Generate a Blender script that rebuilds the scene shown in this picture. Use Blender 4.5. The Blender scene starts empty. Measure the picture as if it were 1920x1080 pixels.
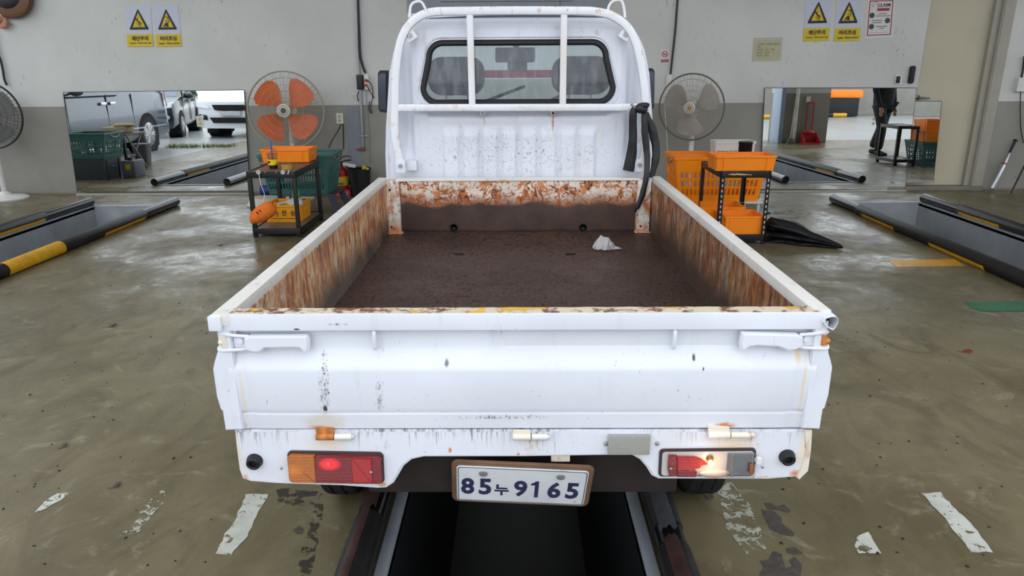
import bpy, bmesh, math, random
from mathutils import Vector, Matrix, noise
random.seed(7)
S = bpy.context.scene
COL = S.collection
V = Vector
rad = math.radians

# ------------------------------------------------------------------ camera
F = 1345.0
PIT, YAW, ROL = rad(17.3), rad(.49), rad(.35)
CAM = V((0, 0, 1.5))
FW = V((-math.sin(YAW)*math.cos(PIT), math.cos(YAW)*math.cos(PIT), -math.sin(PIT)))
_r = V((math.cos(YAW), math.sin(YAW), 0)); _u = _r.cross(FW)
RT = _r*math.cos(ROL) - _u*math.sin(ROL)
UP = _u*math.cos(ROL) + _r*math.sin(ROL)
cd = bpy.data.cameras.new('camera'); cam = bpy.data.objects.new('camera', cd); COL.objects.link(cam)
cd.sensor_width = 36; cd.lens = F/1920*36; cd.clip_start = .02; cd.clip_end = 300
cam.matrix_world = Matrix(((RT.x, UP.x, -FW.x, CAM.x), (RT.y, UP.y, -FW.y, CAM.y), (RT.z, UP.z, -FW.z, CAM.z), (0, 0, 0, 1)))
S.camera = cam
# ------------------------------------------------------------------ light
S.view_settings.view_transform = 'Standard'; S.view_settings.look = 'None'
S.view_settings.gamma = 1; S.view_settings.use_curve_mapping = False
S.view_settings.exposure = 1.0
w = bpy.data.worlds.new('overcast_sky'); S.world = w; w.use_nodes = True
nt = w.node_tree; bg = nt.nodes['Background']
tc = nt.nodes.new('ShaderNodeTexCoord'); sx = nt.nodes.new('ShaderNodeSeparateXYZ'); rp = nt.nodes.new('ShaderNodeValToRGB')
nt.links.new(tc.outputs['Generated'], sx.inputs[0]); nt.links.new(sx.outputs['Z'], rp.inputs[0]); nt.links.new(rp.outputs[0], bg.inputs[0])
rp.color_ramp.elements[0].position = 0.0; rp.color_ramp.elements[0].color = (.89, .935, 1.0, 1)
rp.color_ramp.elements[1].position = 1.0; rp.color_ramp.elements[1].color = (.85, .91, 1.0, 1)
bg.inputs[1].default_value = 1.15
S.cycles.max_bounces = 10; S.cycles.diffuse_bounces = 5; S.cycles.glossy_bounces = 6
S.cycles.transmission_bounces = 8; S.cycles.transparent_max_bounces = 12
S.cycles.sample_clamp_indirect = 6; S.cycles.caustics_refractive = False

# ------------------------------------------------------------------ pixel helpers: a measured point of the photo put at its real depth
def ray(x, y): return FW + RT*((x-960)/F) - UP*((y-540)/F)
def onY(x, y, Y): d = ray(x, y); return CAM + d*((Y-CAM.y)/d.y)
def onZ(x, y, Z=0.): d = ray(x, y); return CAM + d*((Z-CAM.z)/d.z)

# ------------------------------------------------------------------ materials
def lin(c):
    return tuple(((v/255)/12.92 if v/255 <= .04045 else ((v/255+.055)/1.055)**2.4) for v in c) + (1,)
class NT:
    def __init__(s, name):
        s.m = bpy.data.materials.new(name); s.m.use_nodes = True; s.t = s.m.node_tree
        s.b = s.t.nodes['Principled BSDF']; s.tc = None
    def n(s, t, **k):
        o = s.t.nodes.new('ShaderNode'+t)
        for a, v in k.items(): setattr(o, a, v)
        return o
    def l(s, a, b): s.t.links.new(a, b)
    def obj(s):
        if not s.tc: s.tc = s.n('TexCoord')
        return s.tc.outputs['Object']
    def noise(s, scale, detail=4, rough=.55, vec=(1, 1, 1), dist=0):
        mp = s.n('Mapping'); mp.inputs['Scale'].default_value = vec; s.l(s.obj(), mp.inputs[0])
        o = s.n('TexNoise'); o.inputs['Scale'].default_value = scale; o.inputs['Detail'].default_value = detail
        o.inputs['Roughness'].default_value = rough; o.inputs['Distortion'].default_value = dist
        s.l(mp.outputs[0], o.inputs['Vector']); return o.outputs['Fac']
    def ramp(s, fac, *st):
        o = s.n('ValToRGB'); e = o.color_ramp.elements
        while len(e) < len(st): e.new(.5)
        for i, (p, c) in enumerate(st):
            e[i].position = p; e[i].color = c if isinstance(c, tuple) else (c, c, c, 1)
        s.l(fac, o.inputs[0]); return o.outputs[0]
    def mix(s, fac, a, b, mode='MIX'):
        o = s.n('Mix', data_type='RGBA', blend_type=mode)
        for i, v in ((0, fac), (6, a), (7, b)):
            if isinstance(v, (int, float, tuple)): o.inputs[i].default_value = v
            else: s.l(v, o.inputs[i])
        return o.outputs[2]
    def math(s, op, a, b=0.):
        o = s.n('Math', operation=op); o.use_clamp = False
        for i, v in ((0, a), (1, b)):
            if isinstance(v, (int, float)): o.inputs[i].default_value = v
            else: s.l(v, o.inputs[i])
        return o.outputs[0]
    def facing(s):
        lw = s.n('LayerWeight'); lw.inputs['Blend'].default_value = .5
        return s.math('ADD', s.math('MULTIPLY', s.math('POWER', lw.outputs['Facing'], 5.), .8), .035)
    def spot(s, x, z, rx, rz, soft=.6, nz=.5):
        """0..1 mask of a stain at (x, z) on an upright panel, its outline broken up by noise"""
        q = s.sep(); a = s.math('DIVIDE', s.math('SUBTRACT', q['X'], x), rx); b = s.math('DIVIDE', s.math('SUBTRACT', q['Z'], z), rz)
        d = s.math('SQRT', s.math('ADD', s.math('MULTIPLY', a, a), s.math('MULTIPLY', b, b)))
        d = s.math('ADD', d, s.math('MULTIPLY', s.math('SUBTRACT', s.noise(45, 6, .7), .5), nz*3))
        m_ = s.ramp(d, (max(0, 1-soft), 1.), (1., 0.))
        if nz > .55: m_ = s.math('MULTIPLY', m_, s.ramp(s.noise(170, 4, .7, (1, 1, .55)), (.50, .05), (.56, 1.)))   # broken into flecks
        return m_
    def sep(s):
        o = s.n('SeparateXYZ'); s.l(s.obj(), o.inputs[0]); return o.outputs
    def set(s, name, v):
        if isinstance(v, (int, float, tuple)): s.b.inputs[name].default_value = v
        else: s.l(v, s.b.inputs[name])
    def bump(s, h, strength=.2, dist=.01):
        o = s.n('Bump'); o.inputs['Strength'].default_value = strength; o.inputs['Distance'].default_value = dist
        s.l(h, o.inputs['Height']); s.l(o.outputs[0], s.b.inputs['Normal'])

def M(name, c, rough=.5, metal=0., var=.12, scale=9, bump=0., spec=.5, emit=0., trans=0., coat=0., ior=1.45):
    k = NT(name); c = lin(c)
    if var:
        f = k.noise(scale, 5)
        k.set('Base Color', k.mix(k.ramp(f, (.3, 0.), (.7, 1.)), tuple(v*(1-var) for v in c[:3])+(1,), tuple(min(1, v*(1+var)) for v in c[:3])+(1,)))
    else: k.set('Base Color', c)
    k.set('Roughness', rough); k.set('Metallic', metal); k.set('Specular IOR Level', spec)
    k.set('Transmission Weight', trans); k.set('IOR', ior); k.set('Coat Weight', coat)
    if emit: k.set('Emission Color', c); k.set('Emission Strength', emit)
    if bump: k.bump(k.noise(scale*6, 4), bump, .004)
    return k.m

def paint(name, dirt=.5, rust=.15, base=(216, 218, 224), stains=(), drips=None, scratch=None):
    """white truck enamel with dirt streaks, chips and rust blooms"""
    k = NT(name)
    c = k.mix(k.ramp(k.noise(3.2, 5), (.35, 0.), (.7, 1.)), lin(base), lin(tuple(v-10 for v in base)))
    if dirt:
        st = k.noise(16, 6, .7, (1, 1, .12)); big = k.noise(4, 3)
        f = k.math('MULTIPLY', k.ramp(st, (.60-.06*dirt, 0.), (.72, 1.)), k.ramp(big, (.45, 0.), (.65, 1.)))
        c = k.mix(k.math('MULTIPLY', f, .6*dirt), c, lin((92, 88, 92)))
        sp = k.math('MULTIPLY', k.ramp(k.noise(130, 3, .6, (1, 1, .6)), (.66, 0.), (.70, 1.)), k.ramp(k.noise(9, 4), (.50, 0.), (.60, 1.)))
        c = k.mix(k.math('MULTIPLY', sp, .85*dirt), c, lin((60, 50, 56)))
    if rust:
        f = k.math('MULTIPLY', k.ramp(k.noise(34, 7, .7, (1, 1, .5)), (.52, 0.), (.64, 1.)), k.ramp(k.noise(5.5, 3), (.66-.2*rust, 0.), (.80-.2*rust, 1.)))
        rc = k.ramp(k.noise(60, 4), (.3, lin((70, 36, 18))), (.55, lin((176, 96, 34))), (.75, lin((214, 158, 96))))
        c = k.mix(f, c, rc)
        hz = k.math('MULTIPLY', k.ramp(k.noise(7, 4, .6, (1, 1, .3)), (.56, 0.), (.72, 1.)), .5*rust+.1)
        c = k.mix(hz, c, lin((206, 180, 140)))
    if drips:      # black rain drips running down from a seam at height zt
        zt, zl, am = drips; q = k.sep()
        st = k.noise(95, 5, .75, (1, 1, .05)); ln_ = k.math('DIVIDE', k.math('SUBTRACT', zt, q['Z']), zl)
        f = k.math('SUBTRACT', k.math('MULTIPLY', st, 1.25), k.math('MULTIPLY', ln_, .22))
        f = k.math('MULTIPLY', k.ramp(f, (.60, 0.), (.72, 1.)), k.ramp(k.noise(3.2, 2, .5, (1, 1, 0)), (.40, 0.), (.56, 1.)))
        c = k.mix(k.math('MULTIPLY', f, am), c, lin((84, 80, 84)))
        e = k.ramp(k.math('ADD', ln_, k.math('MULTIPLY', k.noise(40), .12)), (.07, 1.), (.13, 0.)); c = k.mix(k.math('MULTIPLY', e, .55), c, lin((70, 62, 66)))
    if scratch:    # short thin scuffs scattered over a patch
        x, z, rx, rz, am = scratch; m_ = k.spot(x, z, rx, rz, .9, .3)
        for sc, vec in ((26, (1, 1, .45)), (34, (.5, 1, 1)), (48, (1, 1, .8))):
            f = k.ramp(k.math('ABSOLUTE', k.math('SUBTRACT', k.noise(sc, 2, .5, vec, .4), .5)), (.006, 1.), (.018, 0.))
            f = k.math('MULTIPLY', k.math('MULTIPLY', f, k.ramp(k.noise(sc*1.9, 3), (.56, 0.), (.60, 1.))), m_)
            c = k.mix(k.math('MULTIPLY', f, am), c, lin((74, 64, 74)))
    for x, z, rx, rz, soft, nz, col, am in stains:
        c = k.mix(k.math('MULTIPLY', k.spot(x, z, rx, rz, soft, nz), am), c, lin(col))
    k.set('Base Color', c); k.set('Roughness', k.math('ADD', k.math('MULTIPLY', k.noise(20), .25), .22))
    k.bump(k.noise(3), .05, .01)
    return k.m

def rustbed(name, mode):
    """worn inside of the load bed; mode: side_left, side_right, front, floor, post"""
    k = NT(name); xyz = k.sep()
    brown = k.mix(k.ramp(k.noise(30, 6, .7), (.3, 0.), (.7, 1.)), lin((46, 35, 29)), lin((78, 59, 48)))
    cream = k.mix(k.ramp(k.noise(12, 4), (.3, 0.), (.7, 1.)), lin((196, 184, 166)), lin((226, 222, 216)))
    orange = k.ramp(k.noise(22, 6, .7), (.3, lin((110, 54, 16))), (.5, lin((184, 104, 38))), (.72, lin((216, 152, 80))))
    if mode.startswith('side'):
        n1 = k.math('ADD', k.math('MULTIPLY', k.noise(44, 8, .78, (1, 1, .22), .6), .75), k.math('MULTIPLY', k.noise(7, 4), .25))
        c = k.ramp(n1, (.38, lin((214, 204, 188))), (.45, lin((196, 158, 112))), (.51, lin((174, 102, 44))), (.57, lin((132, 66, 26))), (.64, lin((66, 36, 20))))   # enamel, thin rust, deep rust
        c = k.mix(k.ramp(k.noise(15, 7, .75, (1, 1, .5)), (.54, 0.), (.66, .7)), c, cream)
        ln_ = k.ramp(k.math('ABSOLUTE', k.math('SUBTRACT', k.noise(12, 3, .6, (1, 1, .5), .8), .5)), (.004, 1.), (.014, 0.))
        c = k.mix(k.math('MULTIPLY', ln_, k.ramp(k.noise(9, 3), (.5, 0.), (.58, .9))), c, lin((52, 30, 20)))
        h = k.math('ADD', xyz['Z'], k.math('MULTIPLY', k.noise(7, 5), .16))
        sh = .0 if mode == 'side_left' else .03
        low = k.ramp(h, (.79+sh, 1.), (.90+sh, 0.))
        # rust deepens towards the cab end
        c = k.mix(low, c, brown)
        fr = k.ramp(k.math('ADD', k.math('MULTIPLY', xyz['Y'], -.12), k.noise(5, 4)), (.24, 0.), (.6, 1.))
        c = k.mix(k.math('MULTIPLY', fr, .12 if mode == 'side_left' else .0), c, cream)
        if mode == 'side_right': c = k.mix(k.ramp(k.noise(14, 7, .75, (1, 1, .3)), (.38, .85), (.60, .35)), c, lin((60, 43, 29)))
        k.set('Roughness', .55)
    elif mode == 'front':
        scr_ = None
        for sc, vec in ((9, (1, 1, .8)), (15, (1, 1, .5)), (22, (.6, 1, 1))):
            d_ = k.math('ABSOLUTE', k.math('SUBTRACT', k.noise(sc, 2.5, .55, vec, .9), .5)); g_ = k.noise(sc*.8, 2)
            h_ = k.math('MULTIPLY', k.ramp(d_, (.012, 1.), (.05, 0.)), k.ramp(g_, (.44, 0.), (.54, 1.))); d2 = k.math('MULTIPLY', k.ramp(d_, (.006, 1.), (.016, 0.)), k.ramp(g_, (.48, 0.), (.54, 1.)))
            scr_ = (h_, d2) if scr_ is None else (k.math('MAXIMUM', scr_[0], h_), k.math('MAXIMUM', scr_[1], d2))
        blot = k.ramp(k.noise(24, 8, .75), (.47, 0.), (.56, 1.))
        c = k.mix(k.math('MAXIMUM', blot, scr_[0]), cream, orange); c = k.mix(scr_[1], c, lin((74, 36, 18)))
        c = k.mix(k.math('MULTIPLY', k.ramp(k.noise(40, 6, .8), (.56, 0.), (.62, 1.)), .8), c, lin((66, 30, 16)))
        h = k.math('ADD', xyz['Z'], k.math('MULTIPLY', k.noise(6, 6, .6), .10))
        band = k.ramp(h, (.865, 1.), (.885, .85), (.92, 0.))
        c = k.mix(k.math('MULTIPLY', band, .8), c, lin((126, 66, 30)))
        c = k.mix(k.ramp(h, (.862, 1.), (.876, 0.)), c, k.mix(k.ramp(k.noise(8, 5), (.35, 0.), (.7, 1.)), lin((60, 44, 38)), lin((80, 61, 52))))
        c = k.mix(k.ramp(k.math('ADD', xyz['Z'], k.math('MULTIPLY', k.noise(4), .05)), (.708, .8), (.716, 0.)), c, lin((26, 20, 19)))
        k.set('Roughness', .5)
    elif mode == 'post':
        f = k.ramp(k.noise(22, 8, .75, (1, 1, .45), .5), (.47, 0.), (.6, 1.))
        c = k.mix(f, cream, orange)
        c = k.mix(k.ramp(k.noise(45, 5, .8), (.58, 0.), (.64, 1.)), c, lin((60, 28, 14)))
        c = k.mix(k.ramp(k.math('ADD', xyz['Z'], k.math('MULTIPLY', k.noise(8), .1)), (.72, .8), (.80, 0.)), c, orange)
        k.set('Roughness', .55)
    else:
        c = k.mix(k.ramp(k.noise(2.6, 6, .6), (.3, 0.), (.7, 1.)), lin((56, 39, 30)), lin((78, 56, 45)))
        gr = k.noise(70, 7, .75, (1, .5, 1))
        c = k.mix(k.ramp(gr, (.42, .9), (.50, 0.)), c, lin((27, 18, 14)))
        c = k.mix(k.ramp(k.noise(120, 3), (.66, 0.), (.72, .5)), c, lin((120, 98, 86)))
        k.set('Roughness', k.ramp(k.noise(5, 5, .6), (.35, .38), (.65, .6))); k.set('Specular IOR Level', .35)
        k.bump(gr, .35, .004)
    k.set('Base Color', c)
    if mode != 'floor': k.bump(k.noise(40, 6), .25, .003)
    return k.m

def floor_mat():
    k = NT('worn_wet_floor_paint'); xyz = k.sep()
    c = k.mix(k.ramp(k.noise(.8, 7, .6, (1, 1, 1), .4), (.35, 0.), (.68, 1.)), lin((98, 89, 65)), lin((128, 117, 89)))
    c = k.mix(k.ramp(k.noise(3.2, 8, .72, (1, .55, 1), 1.2), (.46, 0.), (.66, .75)), c, lin((82, 72, 51)))
    c = k.mix(k.ramp(k.noise(5.5, 9, .72, (.8, 1, 1), 1.5), (.56, 0.), (.70, .55)), c, lin((156, 149, 124)))
    c = k.mix(k.ramp(k.noise(38, 5, .6), (.67, 0.), (.73, .7)), c, lin((62, 55, 44)))
    k.set('Base Color', c)
    wet = k.ramp(k.noise(1.1, 6, .6, (1, 1, 1), .5), (.42, 0.), (.58, 1.))
    ro = k.mix(wet, k.ramp(k.noise(6, 5), (.3, .42), (.7, .58)), k.ramp(k.noise(9, 6, .7, (1, 1, 1), .8), (.38, .15), (.60, .34)))
    k.set('Roughness', ro); k.set('Specular IOR Level', .42)
    k.bump(k.noise(14, 7, .68, (1, .7, 1), .8), .065, .012)
    return k.m

def wall_mat(name='painted_wall'):
    k = NT(name); xyz = k.sep()
    up = k.mix(k.ramp(k.noise(1.2, 5), (.35, 0.), (.7, 1.)), lin((190, 190, 184)), lin((203, 203, 197)))
    lo = k.mix(k.ramp(k.noise(1.6, 6), (.35, 0.), (.7, 1.)), lin((131, 128, 119)), lin((146, 143, 134)))
    # waterline of the grey dado
    c = k.mix(k.ramp(xyz['Z'], (.1, 0.), (.1001, 1.)), lo, up)
    f = k.n('Math', operation='GREATER_THAN'); k.l(xyz['Z'], f.inputs[0]); f.inputs[1].default_value = 1.052
    c = k.mix(f.outputs[0], lo, up)
    sm = k.math('MULTIPLY', k.ramp(k.noise(26, 5, .7, (1, 1, .5)), (.60, 0.), (.70, 1.)), k.ramp(k.noise(1.9, 3), (.50, 0.), (.62, 1.)))
    c = k.mix(k.math('MULTIPLY', sm, .6), c, lin((96, 92, 88)))
    base = k.ramp(k.math('ADD', xyz['Z'], k.math('MULTIPLY', k.noise(3), .03)), (.02, .7), (.05, 0.))
    c = k.mix(base, c, lin((104, 84, 58)))
    k.set('Base Color', c); k.set('Roughness', .6); k.bump(k.noise(30, 4), .06, .004)
    return k.m

def worn(name, c, thr=.5):
    """floor marking paint worn through to the floor: the wear is real gaps"""
    k = NT(name); k.set('Base Color', k.mix(k.ramp(k.noise(9, 5), (.3, 0.), (.7, 1.)), lin(c), lin(tuple(int(v*.86) for v in c))))
    k.set('Roughness', .38)
    k.set('Alpha', k.ramp(k.noise(22, 9, .72, (1, 1, 1), .6), (thr, 1.), (thr+.03, 0.)))
    return k.m

def glass(name, c=(255, 255, 255), rough=.0, tint=.85):
    k = NT(name); t = k.t
    g = k.n('BsdfGlossy'); g.inputs['Roughness'].default_value = max(.02, rough)
    tr = k.n('BsdfTransparent'); cc = lin(c); tr.inputs[0].default_value = tuple(v*tint for v in cc[:3])+(1,)
    mx = k.n('MixShader'); k.l(k.facing(), mx.inputs[0]); k.l(tr.outputs[0], mx.inputs[1]); k.l(g.outputs[0], mx.inputs[2])
    k.l(mx.outputs[0], t.nodes['Material Output'].inputs[0]); return k.m
def dirty_glass():
    k = NT('dusty_rear_window_glass'); t = k.t
    g = k.n('BsdfGlossy'); g.inputs['Roughness'].default_value = .03
    tr = k.n('BsdfTransparent'); tr.inputs[0].default_value = (.90, .93, .95, 1)
    mx = k.n('MixShader'); k.l(k.facing(), mx.inputs[0]); k.l(tr.outputs[0], mx.inputs[1]); k.l(g.outputs[0], mx.inputs[2])
    df = k.n('BsdfDiffuse'); df.inputs[0].default_value = (.7, .72, .78, 1)
    f = k.math('MULTIPLY', k.ramp(k.noise(28, 7, .7, (1, 1, .25)), (.45, .12), (.68, 1.)), .10)
    m2 = k.n('MixShader'); k.l(f, m2.inputs[0]); k.l(mx.outputs[0], m2.inputs[1]); k.l(df.outputs[0], m2.inputs[2])
    k.l(m2.outputs[0], t.nodes['Material Output'].inputs[0]); return k.m
def lens(name, c, rough=.15, ribs=220, lit=None):
    """coloured lamp plastic with fine moulded ribs"""
    k = NT(name); k.set('Base Color', lin(c)); k.set('Roughness', rough); k.set('Specular IOR Level', .6); k.set('Coat Weight', .6)
    wv = k.n('TexWave'); wv.inputs['Scale'].default_value = ribs*.36; k.l(k.obj(), wv.inputs[0]); wv.bands_direction = 'X'
    w2 = k.n('TexWave'); w2.inputs['Scale'].default_value = ribs*.36; k.l(k.obj(), w2.inputs[0]); w2.bands_direction = 'Z'
    k.bump(k.math('ADD', wv.outputs['Fac'], w2.outputs['Fac']), .6, .003)
    k.set('Base Color', k.mix(k.ramp(k.math('MULTIPLY', wv.outputs['Fac'], w2.outputs['Fac']), (.1, 0.), (.6, 1.)), tuple(v*.72 for v in lin(c)[:3])+(1,), lin(c)))
    if lit: k.set('Emission Color', lit[0]); k.set('Emission Strength', k.math('MULTIPLY', k.spot(*lit[1:5], 1., .04), lit[5]))   # bulb glow painted into the lens emission
    return k.m

MAT = {}
def mt(key, *a, **k):
    if key not in MAT: MAT[key] = M(key, *a, **k)
    return MAT[key]

# ------------------------------------------------------------------ mesh builder
ORG = {}
class B:
    def __init__(s): s.bm = bmesh.new()
    def _new(s, fn):
        n0 = len(s.bm.verts); fn(); s.bm.verts.ensure_lookup_table(); return [s.bm.verts[i] for i in range(n0, len(s.bm.verts))]
    def box(s, c, size, bev=0., rot=None, seg=2):
        b2 = bmesh.new(); bmesh.ops.create_cube(b2, size=1)
        for v in b2.verts: v.co = V((v.co.x*size[0], v.co.y*size[1], v.co.z*size[2]))
        if bev: bmesh.ops.bevel(b2, geom=b2.edges[:], offset=min(bev, min(size)*.49), segments=seg, profile=.7, affect='EDGES')
        mtx = Matrix.Translation(V(c)) @ (rot.to_4x4() if rot else Matrix.Identity(4))
        bmesh.ops.transform(b2, matrix=mtx, verts=b2.verts); s._merge(b2); return s
    def bx(s, x0, x1, y0, y1, z0, z1, bev=0.):
        return s.box(((x0+x1)/2, (y0+y1)/2, (z0+z1)/2), (abs(x1-x0), abs(y1-y0), abs(z1-z0)), bev)
    def _merge(s, b2):
        me = bpy.data.meshes.new('tmp'); b2.to_mesh(me); b2.free(); s.bm.from_mesh(me); bpy.data.meshes.remove(me)
    def cyl(s, p0, p1, r0, r1=None, n=16, caps=True, bev=0.):
        p0, p1 = V(p0), V(p1); r1 = r0 if r1 is None else r1
        return s.tube([p0, p1], [r0, r1], n, caps=caps)
    def tube(s, pts, r, n=8, closed=False, caps=True, sq=False, asp=1., ref=None):
        pts = [V(p) for p in pts]; m = len(pts)
        rs = r if isinstance(r, (list, tuple)) else [r]*m
        tans = []
        for i in range(m):
            if closed: t = pts[(i+1) % m]-pts[i-1]
            else: t = pts[min(i+1, m-1)]-pts[max(i-1, 0)]
            tans.append(t.normalized() if t.length > 1e-9 else V((0, 0, 1)))
        a = V(ref) if ref else (V((0, 0, 1)) if abs(tans[0].z) < .9 else V((0, 1, 0)))
        nn = (a - tans[0]*a.dot(tans[0])).normalized(); rings = []
        for i in range(m):
            if ref: nn = (V(ref) - tans[i]*V(ref).dot(tans[i]))
            else: nn = nn - tans[i]*nn.dot(tans[i])
            nn = nn.normalized() if nn.length > 1e-6 else tans[i].orthogonal().normalized()
            bb = tans[i].cross(nn); ring = []
            for j in range(n):
                th = 2*math.pi*(j+.5)/n
                cx, cy = math.cos(th), math.sin(th)
                if sq:
                    e = .35; cx = math.copysign(abs(cx)**e, cx); cy = math.copysign(abs(cy)**e, cy)
                ring.append(s.bm.verts.new(pts[i] + (nn*cx*asp + bb*cy)*rs[i]))
            rings.append(ring)
        rng = range(m) if closed else range(m-1)
        for i in rng:
            A, Bq = rings[i], rings[(i+1) % m]
            for j in range(n): s.bm.faces.new((A[j], A[(j+1) % n], Bq[(j+1) % n], Bq[j]))
        if caps and not closed:
            s.bm.faces.new(rings[0][::-1]); s.bm.faces.new(rings[-1])
        return s
    def prism(s, poly, ext, bev=0.):
        b2 = bmesh.new(); ext = V(ext)
        a = [b2.verts.new(V(p)) for p in poly]; b = [b2.verts.new(V(p)+ext) for p in poly]; n = len(a)
        f0 = b2.faces.new(a); f1 = b2.faces.new(b[::-1])
        for i in range(n): b2.faces.new((a[(i+1) % n], a[i], b[i], b[(i+1) % n]))
        bmesh.ops.recalc_face_normals(b2, faces=b2.faces)
        if bev: 
            es = [e for e in b2.edges if any(f in (f0, f1) for f in e.link_faces)]
            bmesh.ops.bevel(b2, geom=es, offset=bev, segments=2, affect='EDGES')
        s._merge(b2); return s
    def poly(s, pts):
        s.bm.faces.new([s.bm.verts.new(V(p)) for p in pts]); return s
    def lathe(s, prof, c, axis=(0, 0, 1), n=24, asp=1.):
        ax = V(axis).normalized(); a = ax.orthogonal().normalized(); b = ax.cross(a); c = V(c); rings = []
        if abs(ax.z) > .99: a, b = V((1, 0, 0)), V((0, 1, 0))
        for r, h in prof:
            rings.append([s.bm.verts.new(c + ax*h + (a*math.cos(2*math.pi*j/n) + b*math.sin(2*math.pi*j/n)*asp)*max(r, 1e-5)) for j in range(n)])
        for i in range(len(rings)-1):
            for j in range(n): s.bm.faces.new((rings[i][j], rings[i][(j+1) % n], rings[i+1][(j+1) % n], rings[i+1][j]))
        if prof[0][0] > 1e-4: s.bm.faces.new(rings[0][::-1])
        if prof[-1][0] > 1e-4: s.bm.faces.new(rings[-1])
        return s
    def ell(s, c, r, rot=None, u=16, v=10, fn=None):
        b2 = bmesh.new(); bmesh.ops.create_uvsphere(b2, u_segments=u, v_segments=v, radius=1)
        for q in b2.verts:
            if fn: q.co = fn(q.co.copy())
            q.co = V((q.co.x*r[0], q.co.y*r[1], q.co.z*r[2]))
        bmesh.ops.transform(b2, matrix=Matrix.Translation(V(c)) @ (rot.to_4x4() if rot else Matrix.Identity(4)), verts=b2.verts)
        s._merge(b2); return s
    def grid(s, fn, nu, nv, keep=None, wrap=False):
        vs = [[s.bm.verts.new(fn(i/nu, j/nv)) for j in range(nv+1)] for i in range(nu+(0 if wrap else 1))]
        m = len(vs)
        for i in range(nu):
            for j in range(nv):
                if keep and not keep((i+.5)/nu, (j+.5)/nv): continue
                s.bm.faces.new((vs[i][j], vs[(i+1) % m][j], vs[(i+1) % m][j+1], vs[i][j+1]))
        lo = [v for v in s.bm.verts if not v.link_faces]
        bmesh.ops.delete(s.bm, geom=lo, context='VERTS'); return s
    def solid(s, th):
        bmesh.ops.recalc_face_normals(s.bm, faces=s.bm.faces)
        bmesh.ops.solidify(s.bm, geom=s.bm.faces[:], thickness=th); return s
    def jitter(s, a, f=8.):
        for v in s.bm.verts: v.co += noise.noise_vector(v.co*f)*a
        return s
    def out(s, name, mat, parent=None, label=None, smooth=True, ang=35, kind=None, origin=None, norm=True):
        bm = s.bm
        if norm: bmesh.ops.recalc_face_normals(bm, faces=bm.faces)
        if parent is not None: o0 = ORG[parent.name]
        elif origin is not None: o0 = V(origin)
        else:
            cs = [v.co for v in bm.verts]
            o0 = V(((min(c.x for c in cs)+max(c.x for c in cs))/2, (min(c.y for c in cs)+max(c.y for c in cs))/2, min(c.z for c in cs)))
        bmesh.ops.translate(bm, verts=bm.verts, vec=-o0)
        me = bpy.data.meshes.new(name); bm.to_mesh(me); bm.free()
        if smooth:
            for p in me.polygons: p.use_smooth = True
            me.set_sharp_from_angle(angle=rad(ang))
        for q in (mat if isinstance(mat, (list, tuple)) else [mat]): me.materials.append(q)
        o = bpy.data.objects.new(name, me); COL.objects.link(o)
        if parent is not None: o.parent = parent
        else: o.location = o0
        ORG[o.name] = o0
        if label: o['label'] = label
        if kind: o['kind'] = kind
        return o
def thing(name, label, cat, loc, group=None):
    o = bpy.data.objects.new(name, None); COL.objects.link(o); o.location = V(loc); o.empty_display_size = .1
    ORG[o.name] = V(loc); return tag(o, label, cat, group)
def tag(o, label, cat, group=None):
    o['label'] = label; o['category'] = cat
    if group: o['group'] = group
    return o
def struct(b, name, mat, **k): return b.out(name, mat, kind='structure', origin=(0, 0, 0), **k)
def text(body, c, right, up, wid, hei, mat, parent, name='lettering', bold=.0, label=None, depth=.0006):
    cu = bpy.data.curves.new('t', 'FONT'); cu.body = body; cu.align_x = 'CENTER'; cu.align_y = 'CENTER'; cu.size = 1; cu.offset = bold
    cu.resolution_u = 3
    to = bpy.data.objects.new('t', cu); COL.objects.link(to)
    dg = bpy.context.evaluated_depsgraph_get(); dg.update()
    me = bpy.data.meshes.new_from_object(to.evaluated_get(dg)); bpy.data.objects.remove(to); bpy.data.curves.remove(cu)
    b = B(); b.bm.from_mesh(me); bpy.data.meshes.remove(me)
    xs = [v.co.x for v in b.bm.verts]; ys = [v.co.y for v in b.bm.verts]
    if not xs: return None
    mx, my = (min(xs)+max(xs))/2, (min(ys)+max(ys))/2; sx_ = wid/max(1e-6, max(xs)-min(xs)); sy_ = (hei/max(1e-6, max(ys)-min(ys))) if hei else sx_
    R_, U_ = V(right).normalized(), V(up).normalized(); c = V(c)
    for v in b.bm.verts: v.co = c + R_*((v.co.x-mx)*sx_) + U_*((v.co.y-my)*sy_)
    return b.out(name, mat, parent, label=label, smooth=False, norm=False)
def rrect(w_, h_, r, n=5):
    pts = []
    for (cx, cy, a0) in ((w_/2-r, h_/2-r, 0), (-w_/2+r, h_/2-r, 90), (-w_/2+r, -h_/2+r, 180), (w_/2-r, -h_/2+r, 270)):
        for i in range(n+1):
            a = rad(a0+90*i/n); pts.append((cx+r*math.cos(a), cy+r*math.sin(a)))
    return pts
def smoothpath(pts, sub=6, closed=False):
    pts = [V(p) for p in pts]; n = len(pts); res = []
    for i in range(n if closed else n-1):
        p0 = pts[i-1] if (i > 0 or closed) else pts[0]; p1 = pts[i]; p2 = pts[(i+1) % n]; p3 = pts[(i+2) % n] if (i+2 < n or closed) else pts[-1]
        for k in range(sub):
            t = k/sub
            res.append(.5*((2*p1)+(p2-p0)*t+(2*p0-5*p1+4*p2-p3)*t*t+(3*p1-p0-3*p2+p3)*t**3))
    if not closed: res.append(pts[-1])
    return res
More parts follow.
